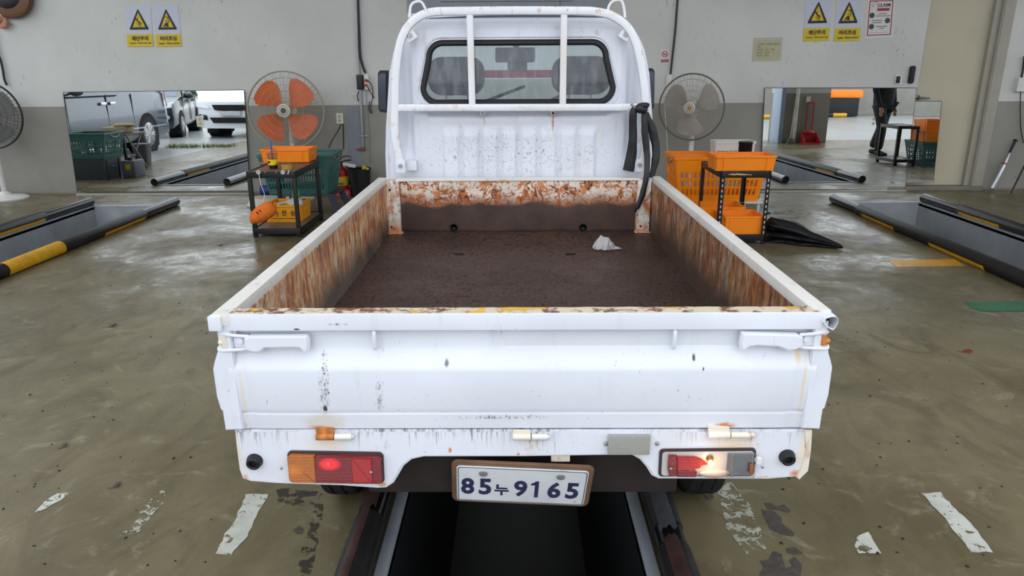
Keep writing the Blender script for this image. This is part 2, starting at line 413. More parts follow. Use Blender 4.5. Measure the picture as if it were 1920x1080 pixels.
# ================================================================== THE SETTING
WY = 8.78
m_floor = floor_mat(); m_wall = wall_mat()
m_pit = M('grey_blue_pit_enamel', (150, 154, 158), .45, var=.16, scale=3, bump=.05)
m_pitdark = M('oily_pit_concrete', (30, 30, 29), .4, var=.3, scale=2)
m_strip = M('galvanised_edge_strip', (160, 166, 172), .4, .3, var=.1)
m_concrete = M('wet_yard_concrete', (150, 152, 150), .3, var=.14, scale=1.1, bump=.05)
m_ceil = M('white_ceiling_panel', (188, 188, 184), .7, var=.05)
PITS = [(-4.765, -3.925), (-.405, .392), (3.615, 4.475)]; PY0, PY1 = 1.25, 7.95
X0, X1, Y0 = -6.35, 15.0, .7
b = B(); xs = [X0]+[v for p in PITS for v in p]+[X1]; ys = [Y0, PY0, PY1, WY]
for i in range(len(xs)-1):
    for j in range(3):
        if i % 2 == 1 and j == 1: continue
        b.poly([(xs[i], ys[j], 0), (xs[i+1], ys[j], 0), (xs[i+1], ys[j+1], 0), (xs[i], ys[j+1], 0)])
bmesh.ops.remove_doubles(b.bm, verts=b.bm.verts, dist=1e-4)
FLOOR = struct(b, 'floor', m_floor, smooth=False)
b = B(); b.bx(-60, 60, -60, Y0, -.3, -.015); b.bx(-60, X0, Y0, 40, -.3, -.015); b.bx(X0, X1, WY+.3, 40, -.3, -.015)
struct(b, 'ground', m_concrete, smooth=False)
for i, (a, c) in enumerate(PITS):
    b = B(); D = 1.35
    b.bx(a-.06, a, PY0-.06, PY1+.06, -D, -.002); b.bx(c, c+.06, PY0-.06, PY1+.06, -D, -.002)
    b.bx(a, c, PY1, PY1+.06, -D, -.002); b.bx(a, c, PY0-.06, PY0, -D, -.002)
    o = b.out('pit_lining', m_pit if i != 1 else M('shaded_pit_wall', (26, 27, 28), .5, var=.2, scale=2), FLOOR, smooth=False)  # centre pit wall coloured darker to imitate the shade under the truck
    b = B(); b.bx(a-.06, c+.06, PY0-.06, PY1+.06, -D-.05, -D); b.out('pit_bottom', m_pitdark, FLOOR, smooth=False)
    b = B()
    for x in (a-.04, c): b.bx(x, x+.04, PY0, PY1, -.03, .012, .003)
    b.bx(a-.04, c+.04, PY1, PY1+.035, -.03, .012, .003)
    b.out('pit_edge_strip', m_strip, FLOOR)
    if i != 1:   # steps and a ledge let into the pit
        b = B()
        for k in range(4): b.bx(a+.02, c-.02, PY1-.32-.26*k, PY1-.02-.26*k, -.42-.22*k, -.38-.22*k, .004)
        b.out('pit_stair', m_pit, FLOOR)
# guard rails either side of each pit: black steel half pipe with rubber sleeves and yellow tape
m_pipe = M('glossy_black_pipe', (18, 19, 21), .22, var=.2, scale=6)
m_sleeve = M('scuffed_black_rubber_sleeve', (30, 28, 27), .5, var=.45, scale=14, bump=.15)
m_redrust = M('rust_red_worn_steel', (58, 38, 36), .5, var=.35, scale=18, bump=.1)
m_yel = M('yellow_hazard_tape', (214, 160, 28), .45, var=.16, scale=16)
m_greys = M('rubbed_grey_steel', (76, 76, 82), .4, .2, var=.35, scale=14)
def rail(x, y1, r, sleeves, tapes, label, worn_=(), y0=1.3, rgt=1, whites=()):
    t = thing('guard_rail', label, 'rail', (x, y1, 0), 'black guard rails along the pits')
    b = B(); b.cyl((x, y0, r), (x, y1, r), r, n=24); b.cyl((x, y1-.02, r), (x, y1+.004, r), r*.96, r*.7, n=24)
    b.out('pipe', m_pipe, t)
    for a, c in sleeves:
        b = B(); b.tube([(x, a, r), (x, a+.01, r), (x, c-.01, r), (x, c, r)], [r*1.08, r*1.14, r*1.14, r*1.08], n=24); b.jitter(.003, 6); b.out('rubber_sleeve', m_sleeve, t)
    for a, c, d0, d1, rr in tapes:
        b = B()
        def fn(u, v, a=a, c=c, d0=d0, d1=d1, rr=rr):
            th = rad(d0+(d1-d0)*u); return V((x+math.cos(th)*rr, a+(c-a)*v, r+math.sin(th)*rr))
        b.grid(fn, 10, 4); b.solid(.0015); b.out('yellow_tape', m_yel, t, label='yellow hazard tape stripe')
    for a, c, d0, d1, rr in worn_:
        b = B()
        def fn2(u, v, a=a, c=c, d0=d0, d1=d1, rr=rr):
            wv = noise.noise(V((v*9, u*2, x*3)))*10; th = rad(d0+(d1-d0)*u+wv*(1-abs(2*u-1))); yy = a+(c-a)*v+noise.noise(V((u*4, v*3, x)))*.03
            return V((x+math.cos(th)*rr, yy, r+math.sin(th)*rr))
        b.grid(fn2, 10, 14); b.solid(.0012); b.out('worn_strip', m_redrust if (x*7+a) % 1 > .4 else m_greys, t, label='strip worn through to bare metal')
    for a, c, d0, d1, rr in whites:
        b = B(); b.grid(lambda u, v: V((x+math.cos(rad(d0+(d1-d0)*u))*rr, a+(c-a)*v, r+math.sin(rad(d0+(d1-d0)*u))*rr)), 8, 2); b.solid(.0015)
        b.out('white_tape', mt('white reflective tape', (225, 228, 232), .3), t, label='white reflective tape')
    return t
R1, RS = .048, .0555
rail(-3.86, 8.0, R1, [(5.0, 7.25), (1.6, 4.4)], [(5.15, 5.85, -40, 112, .0575), (6.45, 7.2, -60, -12, .0575), (3.4, 4.2, 20, 150, .0575)],
     'black guard rail right of the left pit with a broad yellow tape sleeve', whites=())
rail(-4.83, 8.0, R1, [(3.4, 7.15)], [(6.35, 7.1, -55, -5, .0575), (5.1, 5.7, 80, 160, .0575)], 'black guard rail left of the left pit, nearest the left frame edge')
rail(3.54, 8.0, R1, [(4.6, 7.35), (1.6, 4.4)], [(6.55, 7.2, 190, 240, .0575), (5.2, 5.95, 190, 235, .0575), (3.2, 4.1, 30, 150, .0575)], 'black guard rail left of the right pit with thin yellow lines')
rail(4.55, 8.0, R1, [(4.0, 7.3)], [(6.6, 7.25, 185, 240, .0575)], 'black guard rail right of the right pit, nearest the door')
rail(-.498, 7.9, .046, [(1.3, 2.05), (2.3, 7.0)], [], 'worn black guard rail under the truck, left of the dark pit',
     worn_=[(1.45, 2.1, 84, 118, .0535), (2.06, 2.4, 66, 130, .0555)])
rail(.485, 7.9, .046, [(1.3, 1.9), (2.0, 7.0)], [], 'worn black guard rail under the truck, right of the dark pit',
     worn_=[(1.95, 2.35, 70, 130, .0545), (1.5, 1.9, 80, 130, .0545)])
# back wall with the doorway
DX0, DX1 = onY(1719, 172, WY).x, onY(1866, 172, WY).x
b = B(); b.bx(-10.5, DX0, WY, WY+.22, 0, 4.6); b.bx(DX1, 15, WY, WY+.22, 0, 4.6); b.bx(DX0, DX1, WY, WY+.22, 2.35, 4.6)
WALL = struct(b, 'wall_back', m_wall, smooth=False)
b = B(); b.bx(DX0, DX1, WY+.08, WY+.12, .05, 2.35)
DOOR = struct(b, 'door_1', M('cream_painted_steel_door', (186, 178, 156), .5, var=.05, scale=2, bump=.02), smooth=False)
b = B(); b.bx(DX1-.16, DX1-.09, WY+.02, WY+.1, .05, 2.35, .004); b.bx(DX1-.09, DX1+.05, WY-.012, WY+.1, 0.0, 2.35, .008); b.bx(DX1-.075, DX1-.05, WY-.02, WY, 0, 2.35, .003)
b.out('door_frame', M('grey_cream_door_frame', (158, 153, 140), .5, var=.06), DOOR)
b = B(); p = onY(1723, 183, WY+.05)
b.lathe([(.028, 0), (.028, .012), (.014, .02), (.012, .05)], (p.x, WY+.08, p.z), (0, -1, 0), 20); b.tube([(p.x, WY+.03, p.z), (p.x+.03, WY+.022, p.z), (p.x+.12, WY+.03, p.z-.006)], [.011, .012, .008], 10)
b.out('door_handle', mt('brushed steel', (140, 138, 134), .35, .9), DOOR, label='steel lever handle')
b = B(); b.bx(DX0-.2, DX1+.05, WY-.035, WY+.12, 0, .055, .006)
struct(b, 'trim_1', M('grey_door_sill', (118, 112, 102), .5, var=.2))
# ceiling, roof edge and the pillar at the open front
b = B(); b.bx(X0, X1, 2.6, WY+.2, 4.6, 4.8)
struct(b, 'ceiling', m_ceil, smooth=False)
b = B(); b.bx(5.75, 6.75, .7, 1.5, 0, 3.6, .01)
PIL = struct(b, 'wall_pillar', m_wall, smooth=True)
b = B(); b.bx(5.69, 5.78, 1.0, 1.53, 0, 3.6, .004); b.out('lit_pillar_face', M('lit_face_pale_blue', (150, 166, 186), .35, .2, var=.05), PIL)  # pale sheet imitates the lit left face of the pillar
b = B(); b.cyl((6.02, 1.56, 0), (6.02, 1.56, 3.5), .035, n=12); b.out('drain_pipe', mt('white_plastic', (214, 214, 208), .4), PIL)
b = B(); b.bx(6.22, 6.31, 1.5, 1.53, .86, .98, .006); b.out('wall_switch', mt('white_plastic', (214, 214, 208), .4), PIL)
# floor markings: worn paint lying on the floor
def mark(name, pts, mat, z=.0016, jag=.008, label=None):
    P = [onZ(x, y) for x, y in pts]; q = []
    for i in range(len(P)):
        a, c = P[i], P[(i+1) % len(P)]; n = max(1, int((c-a).length/.02))
        for k in range(n):
            p = a+(c-a)*(k/n); p += noise.noise_vector(p*40)*jag; q.append((p.x, p.y, z))
    b = B(); b.poly(q); return b.out(name, mat, FLOOR, label=label, smooth=False)
m_white1 = worn('white_floor_paint_faded', (200, 200, 188), .565); m_white2 = worn('white_floor_paint_flaking', (186, 186, 172), .50)
m_white3 = worn('white_floor_paint_scuffed', (176, 176, 158), .47)
mark('painted_line', [(65, 962), (85, 940), (108, 925), (132, 925), (115, 938), (82, 955)], m_white1)
mark('painted_line', [(215, 1010), (255, 980), (268, 950), (305, 918), (312, 938), (282, 970), (262, 998)], m_white3)
mark('painted_line', [(462, 927), (503, 927), (478, 975), (465, 1005), (432, 1042), (404, 1040), (424, 1000), (442, 975)], m_white1)
mark('painted_line', [(1727, 925), (1764, 924), (1790, 955), (1815, 975), (1862, 1036), (1822, 1037), (1772, 972), (1748, 948)], m_white1)
mark('painted_line', [(1609, 1038), (1603, 1024), (1607, 1006), (1627, 997), (1652, 1038)], m_white1, jag=.004)
mark('painted_line', [(1342, 903), (1372, 905), (1405, 945), (1438, 1030), (1400, 1040), (1362, 990)], m_white3)
mark('painted_line', [(1664, 488), (1788, 486), (1810, 499), (1682, 501)], worn('yellow_floor_paint', (222, 160, 40), .62), label='yellow painted line')
mark('painted_line', [(1808, 566), (1925, 565), (1925, 584), (1838, 584), (1822, 578)], worn('green_floor_paint', (40, 110, 76), .62), label='green painted line')
m_chip = M('bare_dark_concrete_patch', (72, 64, 58), .7, var=.35, scale=40, bump=.2)
for pts in ([(1433, 943), (1446, 943), (1456, 950), (1468, 946), (1483, 957), (1478, 962), (1462, 957), (1440, 955)],
            [(1428, 957), (1450, 958), (1464, 970), (1466, 982), (1490, 1000), (1488, 1006), (1466, 1003), (1444, 992), (1434, 972)],
            [(1425, 1052), (1432, 1064), (1424, 1076), (1426, 1090), (1500, 1090), (1504, 1058), (1488, 1044), (1480, 1050), (1486, 1062), (1472, 1066), (1466, 1040), (1450, 1034), (1440, 1050)],
            [(1474, 1028), (1490, 1027), (1505, 1038), (1488, 1040), (1476, 1036)],
            [(548, 995), (560, 986), (570, 992), (566, 1001), (556, 1001)], [(1320, 930), (1336, 924), (1338, 934), (1326, 938)]):
    mark('bare_patch', pts, m_chip, .0013, .003)
m_tyre = worn('dark_tyre_marks', (58, 52, 46), .47)
mark('tyre_mark', [(518, 915), (600, 922), (590, 945), (540, 948), (520, 940)], m_tyre, .0012)
mark('tyre_mark', [(598, 925), (614, 925), (598, 990), (585, 1080), (552, 1085), (572, 1010)], m_tyre, .0012)
# leaves and crumbs of dirt
m_leaf = M('wet_brown_leaf', (58, 48, 34), .6, var=.3); m_leafr = M('red_brown_leaf', (120, 58, 34), .6, var=.3)
def leaf(px, py, s, mat, label, ang=0):
    p = onZ(px, py); b = B(); n = 10; L = []
    for i in range(n):
        t = i/(n-1); L.append((t-.5, .28*math.sin(math.pi*t)**.8))
    out_ = L+[(x, -y) for x, y in L[-2:0:-1]]
    ca, sa = math.cos(ang), math.sin(ang)
    b.prism([(p.x+(x*ca-y*sa)*s, p.y+(x*sa+y*ca)*s, .003+.006*math.sin(x*5)) for x, y in out_], (0, 0, .002))
    b.tube([(p.x-ca*.5*s, p.y-sa*.5*s, .003), (p.x-ca*.75*s, p.y-sa*.75*s, .006)], .0012, 5)
    tag(b.out('fallen_leaf', mat), label, 'leaf', 'fallen leaves on the wet floor')
leaf(1812, 660, .07, m_leafr, 'small red-brown leaf lying on the floor right of the tailgate')
leaf(413, 460, .05, m_leaf, 'curled dark leaf on the pale wet floor left of the truck bed', .2)
leaf(210, 612, .06, m_leaf, 'flat brown leaf on the open floor left of the tailgate corner', .5)
leaf(120, 838, .035, m_leaf, 'tiny dark leaf on the dull floor at far left', 1.1)
leaf(218, 912, .04, m_leaf, 'small black leaf on the floor between two white paint marks', .8)
b = B()
for i in range(120):
    if i < 60: px, py = random.uniform(1440, 1900), random.uniform(560, 1070)
    elif i < 120: px, py = random.uniform(5, 400), random.uniform(500, 1070)
    else: px, py = random.choice([(random.uniform(420, 640), random.uniform(930, 1075)), (random.uniform(1250, 1500), random.uniform(920, 1070)), (random.uniform(200, 460), random.uniform(400, 470))])
    p = onZ(px, py); s = random.uniform(.0025, .0055)
    b.ell((p.x, p.y, s*.3), (s*random.uniform(.6, 1.8), s, s*.4), Matrix.Rotation(random.uniform(0, 3), 3, 'Z'), 6, 4)
tag(b.out('dirt_crumbs', M('black_dirt', (34, 30, 26), .8, var=.3), kind='stuff'), 'scattered black crumbs of dirt over the floor', 'dirt')
# ================================================================== THE TRUCK
YR = 1.56
T = thing('pickup_truck', 'small white rusty pickup truck seen from behind with empty rusty load bed', 'truck', (.01, 2.6, 0))
m_body = paint('white_truck_enamel', .45, .10); m_gate = None
def X(px, py=700, Y=YR): return onY(px, py, Y).x
def Z(py, Y=YR): return onY(975, py, Y).z
ox = ORG['pickup_truck'].x
def SP(px, py, rx, ry, soft, nz, col, am): return (X(px, py)-ox, Z(py), rx*.00122, ry*.00138, soft, nz, col, am)
RU, RD, GR, OC = (196, 120, 50), (96, 52, 26), (96, 92, 98), (214, 196, 168)
m_gate = paint('white_tailgate_enamel', .45, .0, stains=[
    SP(612, 700, 7, 50, .5, .75, (70, 62, 70), .9), SP(612, 762, 5, 8, .5, .3, (50, 40, 52), 1.), SP(605, 735, 9, 50, .8, .9, GR, .7), SP(712, 735, 10, 50, .8, 1., GR, .6), SP(838, 678, 5, 9, .6, .5, GR, .9),
    SP(610, 790, 52, 24, .5, .25, (200, 192, 178), .75), SP(600, 800, 30, 7, .7, .4, RU, .7), SP(1358, 798, 26, 9, .6, .5, RU, .95), SP(452, 794, 16, 9, .6, .5, RU, .95), SP(458, 740, 5, 70, .8, .4, OC, .6),
    SP(1503, 720, 5, 90, .8, .4, OC, .8), SP(1495, 668, 9, 22, .8, .4, (222, 186, 140), .8), SP(1300, 671, 4, 8, .5, .5, (80, 60, 66), 1.), SP(1316, 688, 2, 4, .5, .3, RD, 1.), SP(940, 780, 110, 5, .8, .9, GR, .8), SP(640, 603, 22, 2.5, .5, .6, GR, 1.), SP(560, 612, 8, 2, .5, .3, (60, 56, 60), 1.)])
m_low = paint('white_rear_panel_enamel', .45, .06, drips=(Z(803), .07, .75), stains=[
    SP(617, 832, 45, 16, .8, .5, (224, 196, 160), .6), SP(1376, 838, 60, 20, .8, .5, (224, 192, 150), .7), SP(995, 838, 26, 24, .8, .6, (206, 168, 124), .7), SP(1335, 812, 8, 8, .6, .4, RU, .9), SP(460, 895, 10, 12, .7, .5, RU, .7), SP(718, 906, 12, 8, .7, .5, RU, .8),
    SP(450, 850, 7, 60, .9, .4, OC, .7), SP(844, 842, 4, 7, .6, .4, RU, 1.), SP(972, 850, 4, 4, .6, .4, RU, 1.), SP(1180, 848, 40, 3, .7, .4, RU, .8), SP(1500, 850, 9, 46, .8, .5, (222, 206, 178), .9), SP(1490, 886, 14, 10, .7, .5, RU, .9), SP(1420, 893, 50, 3, .8, .6, RU, .6), SP(640, 906, 60, 3, .8, .6, OC, .8)])
def SC(px, py, rx, ry, soft, nz, col, am): q = onY(px, py, 3.73); return (q.x-ox, q.z, rx*.00275, ry*.00275, soft, nz, col, am)
m_cab = paint('white_cab_enamel', .75, .16, (216, 219, 226), scratch=(SC(960, 290, 1, 1, 0, 0, 0, 0)[0], SC(960, 288, 1, 1, 0, 0, 0, 0)[1], .66, .16, .9), stains=[SC(1037, 232, 3, 20, .8, .4, (178, 110, 50), .9), SC(908, 228, 2, 12, .8, .4, (206, 170, 120), .8), SC(1125, 240, 5, 40, .9, .6, (222, 198, 160), .7), SC(960, 290, 190, 38, .9, .95, (150, 146, 160), .22), SC(900, 270, 60, 34, .9, .9, (150, 146, 160), .22), SC(1090, 300, 60, 24, .8, .9, (170, 150, 120), .3), SC(1120, 60, 8, 6, .7, .7, RD, .8), SC(795, 180, 6, 30, .9, .6, (214, 180, 140), .6), SC(830, 72, 30, 3, .8, .7, RU, .6), SC(725, 225, 8, 24, .9, .4, (214, 178, 130), .7)])
m_rim = paint('cream_white_rim', .8, .42, (216, 212, 204))
m_black = mt('black_rubber', (14, 14, 15), .5, var=.2); m_steel = mt('dull_steel', (150, 148, 146), .4, .6)
m_rust = M('flaking_orange_rust', (176, 108, 50), .75, var=.5, scale=40, bump=.3)
m_guardp = paint('white_chipped_tube', .7, .55, (222, 223, 226), stains=[SC(px, py, rx, ry, .8, .7, col, .85) for px, py, rx, ry, col in ((766, 45, 7, 9, RU), (800, 20, 16, 4, RU), (830, 24, 3, 8, RU), (872, 16, 22, 4, (206, 170, 130)), (905, 22, 5, 7, RU), (926, 15, 8, 3, RD), (960, 22, 3, 8, RU), (1010, 22, 6, 8, RU), (1046, 14, 18, 3, RU), (1062, 22, 3, 7, RU), (1120, 22, 12, 6, RU), (1150, 26, 14, 6, (210, 172, 126)), (1180, 45, 6, 8, RU), (742, 230, 5, 5, RD), (738, 150, 4, 6, RD), (1200, 100, 3, 6, RD), (980, 200, 26, 4, (170, 160, 160)))])
m_hinge = paint('white_rusty_hinge', .4, .75, (222, 212, 196))
m_chas = M('dark_rusty_chassis', (38, 28, 26), .7, var=.3, scale=16, bump=.15)
# ---- tailgate: pressed steel profile swept across the truck
prof = [(1.588, .945), (1.588, .918), (1.572, .914), (1.568, .905), (1.568, .870), (1.564, .860), (1.551, .832), (1.546, .822), (1.545, .812), (1.551, .716), (1.553, .709), (1.560, .7055), (1.560, .703), (1.553, .699), (1.557, .660), (1.562, .657), (1.588, .657)]
xa, xb = -.684, .700
st = [xa, xa+.004, xa+.035, xa+.037, xa+.052, xa+.056]+[xa+.056+(xb-xa-.112)*i/14 for i in range(1, 14)]+[xb-.056, xb-.052, xb-.037, xb-.035, xb-.004, xb]
def gate(u, v):
    i = round(u*(len(st)-1)); j = round(v*(len(prof)-1)); x = st[i]; y, z = prof[j]
    d = min(x-xa, xb-x); cur = .012*((.86-z)/.2)
    if d < .001: y += .012
    elif d < .05 and j not in (0, 1, 16): y += .0
    if .0345 < d < .0375 and 3 < j < 15: y += .0045
    if .05 < d < .06: pass
    if .03 < d < .06: x += (cur if x < 0 else -cur)
    if 3 < j < 14: y += .0015*noise.noise(V((x*5, z*8, 0)))
    return V((x, y, z))
b = B(); b.grid(gate, len(st)-1, len(prof)-1); b.bx(xa+.01, xb-.01, 1.586, 1.592, .66, .945)
GATE = b.out('tailgate', m_gate, T, ang=22)
b = B(); b.bx(X(424, 600), X(1538, 600), 1.545, 1.592, Z(615), .957, .0035); b.out('top_rail', m_gate, GATE)
b = B(); b.grid(lambda u, v: V((X(428, 600)+(X(1534, 600)-X(428, 600))*u, 1.551+.038*v, .9578+.0012*noise.noise(V((u*30, v*3, 1))))), 60, 3); b.solid(.0012)
k = NT('worn_yellow_brown_edge'); f = k.noise(22, 6, .7, (1, 1, 1))
k.set('Base Color', k.mix(k.ramp(k.noise(11, 4), (.60, 0.), (.63, 1.)), k.mix(k.ramp(f, (.50, 0.), (.58, 1.)), lin((200, 186, 162)), lin((110, 74, 60))), lin((206, 164, 50)))); k.set('Roughness', .5)
b.out('worn_edge', k.m, GATE, label='top edge with worn yellow and brown paint')
# scratches and paint chips on the gate
# hooks
for px in (703.5, 1263.5):
    b = B(); x = X(px, 630); b.tube(smoothpath([(x, 1.567, Z(617)), (x, 1.552, Z(618)), (x, 1.549, Z(630)), (x, 1.552, Z(648)), (x, 1.556, Z(650))], 4), .0052, 8); b.out('rope_hook', m_gate, GATE)
# latch handles with their wire bails
def latch(pts, bx0, bx1, piv, s):
    b = B(); P = [V((X(x, y), 1.548, Z(y))) for x, y in pts]; b.prism([(p.x, 1.535, p.z) for p in P], (0, .022, 0), .004)
    h = b.out('latch_handle', m_gate, GATE)
    b = B()
    for ya, yb in ((621, 626), (652, 649)):
        b.tube(smoothpath([(X(bx1, ya), 1.548, Z(yb)), (X((bx0+bx1)/2, ya), 1.546, Z((ya+yb)/2)), (X(bx0, ya), 1.550, Z(ya)), (X(bx0-s*3, ya), 1.557, Z(ya+(4 if ya < 630 else -4)))], 4), .0042, 8)
    b.out('wire_bail', m_gate, h)
    b = B(); b.bx(X(bx0+s*26, 640), X(bx1-s*2, 640), 1.551, 1.568, Z(648), Z(624), .003); b.cyl((X(bx0+s*38, 640), 1.546, Z(634)), (X(bx0+s*38, 640), 1.556, Z(634)), .008, n=12); b.out('latch_bracket', m_gate, h)
    b = B(); b.cyl((X(piv, 640), 1.552, Z(645)), (X(piv, 640), 1.552, Z(626)), .009, n=12); b.jitter(.003, 60); b.ell((X(piv-s*5, 637), 1.549, Z(637)), (.009, .006, .007)); b.out('latch_pin', m_hinge if s > 0 else m_rust, h, label='rusty latch pin')
latch([(464, 627), (474, 622), (580, 622), (584, 630), (584, 650), (576, 654), (567, 645), (558, 644), (503, 645), (495, 651), (487, 653), (474, 651), (465, 646)], 416, 470, 424, 1)
latch([(1386, 619), (1382, 640), (1384, 652), (1392, 651), (1400, 645), (1412, 643), (1452, 645), (1465, 650), (1472, 653), (1484, 651), (1498, 646), (1499, 628), (1488, 622), (1420, 620)], 1546, 1496, 1541, -1)
# ---- rear panel under the gate
low = [(440, 804), (1519, 806), (1518, 838), (1512, 880), (1498, 897), (1490, 895), (1440, 899), (1235, 898), (1222, 892), (1212, 876), (1200, 862), (1184, 853), (980, 856), (795, 856), (772, 861), (757, 873), (746, 892), (738, 905), (724, 914), (708, 915), (640, 910), (520, 906), (470, 902), (455, 897), (449, 880), (443, 835)]
P = [(X(x, y), 1.556, Z(y)) for x, y in low]
b = B(); b.prism(P, (0, .035, 0), .006)
REAR = b.out('rear_panel', m_low, T)
b = B(); b.prism([(X(x, y), 1.5545, Z(y)) for x, y in [(1505, 806), (1519, 806), (1518, 838), (1512, 882), (1499, 897), (1493, 893), (1500, 870), (1508, 840)]], (0, .03, 0), .002); b.jitter(.004, 30); b.out('bent_corner', m_hinge, REAR, label='bent rusty corner of the panel')
def rubber_stop(px, py):
    b = B(); x, z = X(px, py), Z(py); b.lathe([(.020, 0), (.020, .004), (.018, .010), (.0165, .017), (.013, .019), (.009, .017), (.008, .010)], (x, 1.557, z), (0, -1, -.12), 24)
    b.out('rubber_stop', m_black, REAR)
rubber_stop(479, 861); rubber_stop(1474, 855)
def hinge(x0, x1, xm, y0, y1, rust):
    b = B(); z = Z((y0+y1)/2+3); r = .0085
    b.cyl((X(x0), 1.549, z), (X(xm), 1.549, z), r, n=14); b.bx(X(x0), X(xm), 1.550, 1.556, z, Z(y0), .002)
    if rust == 2: b.jitter(.004, 50)
    h = b.out('hinge', m_rust if rust == 1 else m_hinge, REAR, label='rusted gate hinge')
    b = B(); b.cyl((X(xm+2), 1.549, z), (X(x1), 1.549, z), r*.98, n=14); b.bx(X(xm+2), X(x1), 1.550, 1.558, Z(y1), z, .002); b.cyl((X(x1), 1.549, z), (X(x1+4), 1.549, z), r*.5, n=10); b.out('hinge_knuckle', m_hinge if rust == 2 else m_rim, h)
hinge(584, 652, 618, 799, 823, 1); hinge(961, 1028, 995, 803, 821, 0); hinge(1334, 1420, 1376, 796, 823, 2)
# ---- lamps
def lamp_body(x0, x1, y0, y1, nm, tilt, pts=None):
    w_, h_ = X(x1)-X(x0), Z(y0)-Z(y1); c = ((X(x0)+X(x1))/2, 0, (Z(y0)+Z(y1))/2)
    R_ = Matrix.Rotation(tilt, 3, 'Y')
    def pl(sh, y): return [V(c)+R_ @ V((x, 0, z))+V((0, y, 0)) for x, z in sh]
    return w_, h_, c, pl
w_, h_, c, pl = lamp_body(526, 707, 845, 899, 'l', rad(1.2))
b = B(); b.prism(pl(rrect(w_+.006, h_+.006, .012), 1.548), (0, .010, 0), .003); TL = b.out('tail_light', mt('dark_lamp_rim', (64, 52, 52), .4), REAR, label='left tail light with amber and red lens')
def lenspart(x0, x1, mat, nm, y=1.538, lab=None, rnd=(1, 1), hh=.94, par=None, sh=0):
    q = rrect(w_, h_*hh, .010); lo, hi = x0*w_-w_/2, x1*w_-w_/2
    # clip rounded rect to the band
    s_ = [(min(max(x, lo), hi), z) for x, z in q]; s2 = []
    for p in s_:
        if not s2 or (abs(p[0]-s2[-1][0])+abs(p[1]-s2[-1][1])) > 1e-5: s2.append(p)
    b = B(); b.prism(pl(s2, y), (0, .012, 0), .002); return b.out(nm, mat, par or TL, label=lab, smooth=False)
m_amb = lens('amber_lens', (206, 112, 18)); m_redl = lens('red_lens', (140, 12, 22)); m_redb = lens('lit_red_lens', (140, 12, 22), lit=((1, .01, .02, 1), X(622, 864)-ox, Z(861), .030, .019, .9)); m_amb = lens('amber_lens', (206, 112, 18), lit=((1, .35, .01, 1), X(556, 878)-ox, Z(872), .03, .02, .12)); m_redr = lens('bright_red_reflector', (204, 20, 34), .25, 500)
lenspart(.0, .29, m_amb, 'amber_lens', lab='amber indicator lens'); lenspart(.292, 1, m_redb, 'red_lens', lab='red brake lens')
lenspart(.68, .90, m_redr, 'red_reflector', 1.5365, 'brighter red reflector square', hh=.86)
b = B(); b.lathe([(0.0045, 0), (.003, .0015), (.0, .002)], (X(620, 864), 1.537, Z(861)), (0, -1, 0), 14)
b.out('lit_bulb', M('glowing_red_bulb', (255, 30, 34), .3, var=0, emit=5), TL, label='glowing brake bulb')
for px, py in ((533, 868), (699, 876)): b = B(); b.ell((X(px, py), 1.537, Z(py)), (.004, .003, .004), None, 10, 6); b.out('lens_screw', m_steel, TL)
# right lamp: broken, bulb bare
w_, h_, c, pl = lamp_body(1247, 1429, 841, 888, 'r', rad(-.6))
b = B(); b.prism(pl(rrect(w_+.006, h_+.006, .010), 1.549), (0, .010, 0), .003); TR = b.out('tail_light', mt('dark_lamp_rim', (64, 52, 52), .4), REAR, label='right tail light with broken lens and bare bulb')
b = B(); b.prism(pl(rrect(w_*.97, h_*.93, .008), 1.5475), (0, .004, 0)); b.out('lamp_bowl', mt('scuffed_white_reflector', (196, 190, 184), .3, .2), TR)
def shard(pts, mat, nm, lab, y=1.540, dep=.007):
    b = B(); b.prism([(X(x, yy), y, Z(yy)) for x, yy in pts], (0, dep, 0), .0015); return b.out(nm, mat, TR, label=lab)
shard([(1251, 846), (1266, 847), (1266, 886), (1252, 886), (1249, 870)], m_redl, 'red_lens', 'dark red lens end')
shard([(1267, 849), (1300, 850), (1312, 854), (1322, 861), (1324, 864), (1313, 866), (1308, 871), (1300, 872), (1297, 882), (1267, 884)], m_redr, 'red_reflector', 'broken red lens')
shard([(1267, 872), (1297, 874), (1304, 878), (1301, 887), (1267, 887)], m_redl, 'red_lens', 'dark red lens chip', 1.5395)
m_shell = M('bulb_shell', (206, 180, 160), .25, .3, var=.1)
b = B(); b.ell((X(1337, 880), 1.546, Z(882)), (.040, .008, .012), None, 20, 10); b.out('reflector_bowl', m_shell, TR)
b = B(); b.cyl((X(1328, 853), 1.549, Z(853)), (X(1328, 857), 1.540, Z(857)), .008, n=12); b.out('bulb_socket', mt('brass', (150, 96, 50), .35, .7), TR)
b = B(); b.ell((X(1328, 859), 1.536, Z(860)), (.0062, .008, .0068)); b.out('lit_bulb', M('glowing_amber_bulb', (255, 190, 110), .3, var=0, emit=9), TR, label='glowing bare bulb')
ld = bpy.data.lights.new('bulb', 'POINT'); ld.energy = .05; ld.color = (1, .55, .25); ld.shadow_soft_size = .006; lo = bpy.data.objects.new('bulb_lamp', ld); COL.objects.link(lo); lo.parent = T; lo.location = V((X(1328, 859), 1.528, Z(860)))-ORG[T.name]
shard([(1368, 846), (1372, 846), (1371, 887), (1366, 887)], mt('grey_divider', (150, 148, 148), .3), 'lens_divider', None)
b = B(); b.grid(lambda u, v: V((X(1375)+(X(1426)-X(1375))*u, 1.5465-.002*math.sin(u*3), Z(844)+(Z(884)-Z(844))*v)), 10, 6); b.solid(.001); b.out('reversing_reflector', mt('chrome_reflector', (190, 192, 196), .15, .9), TR)
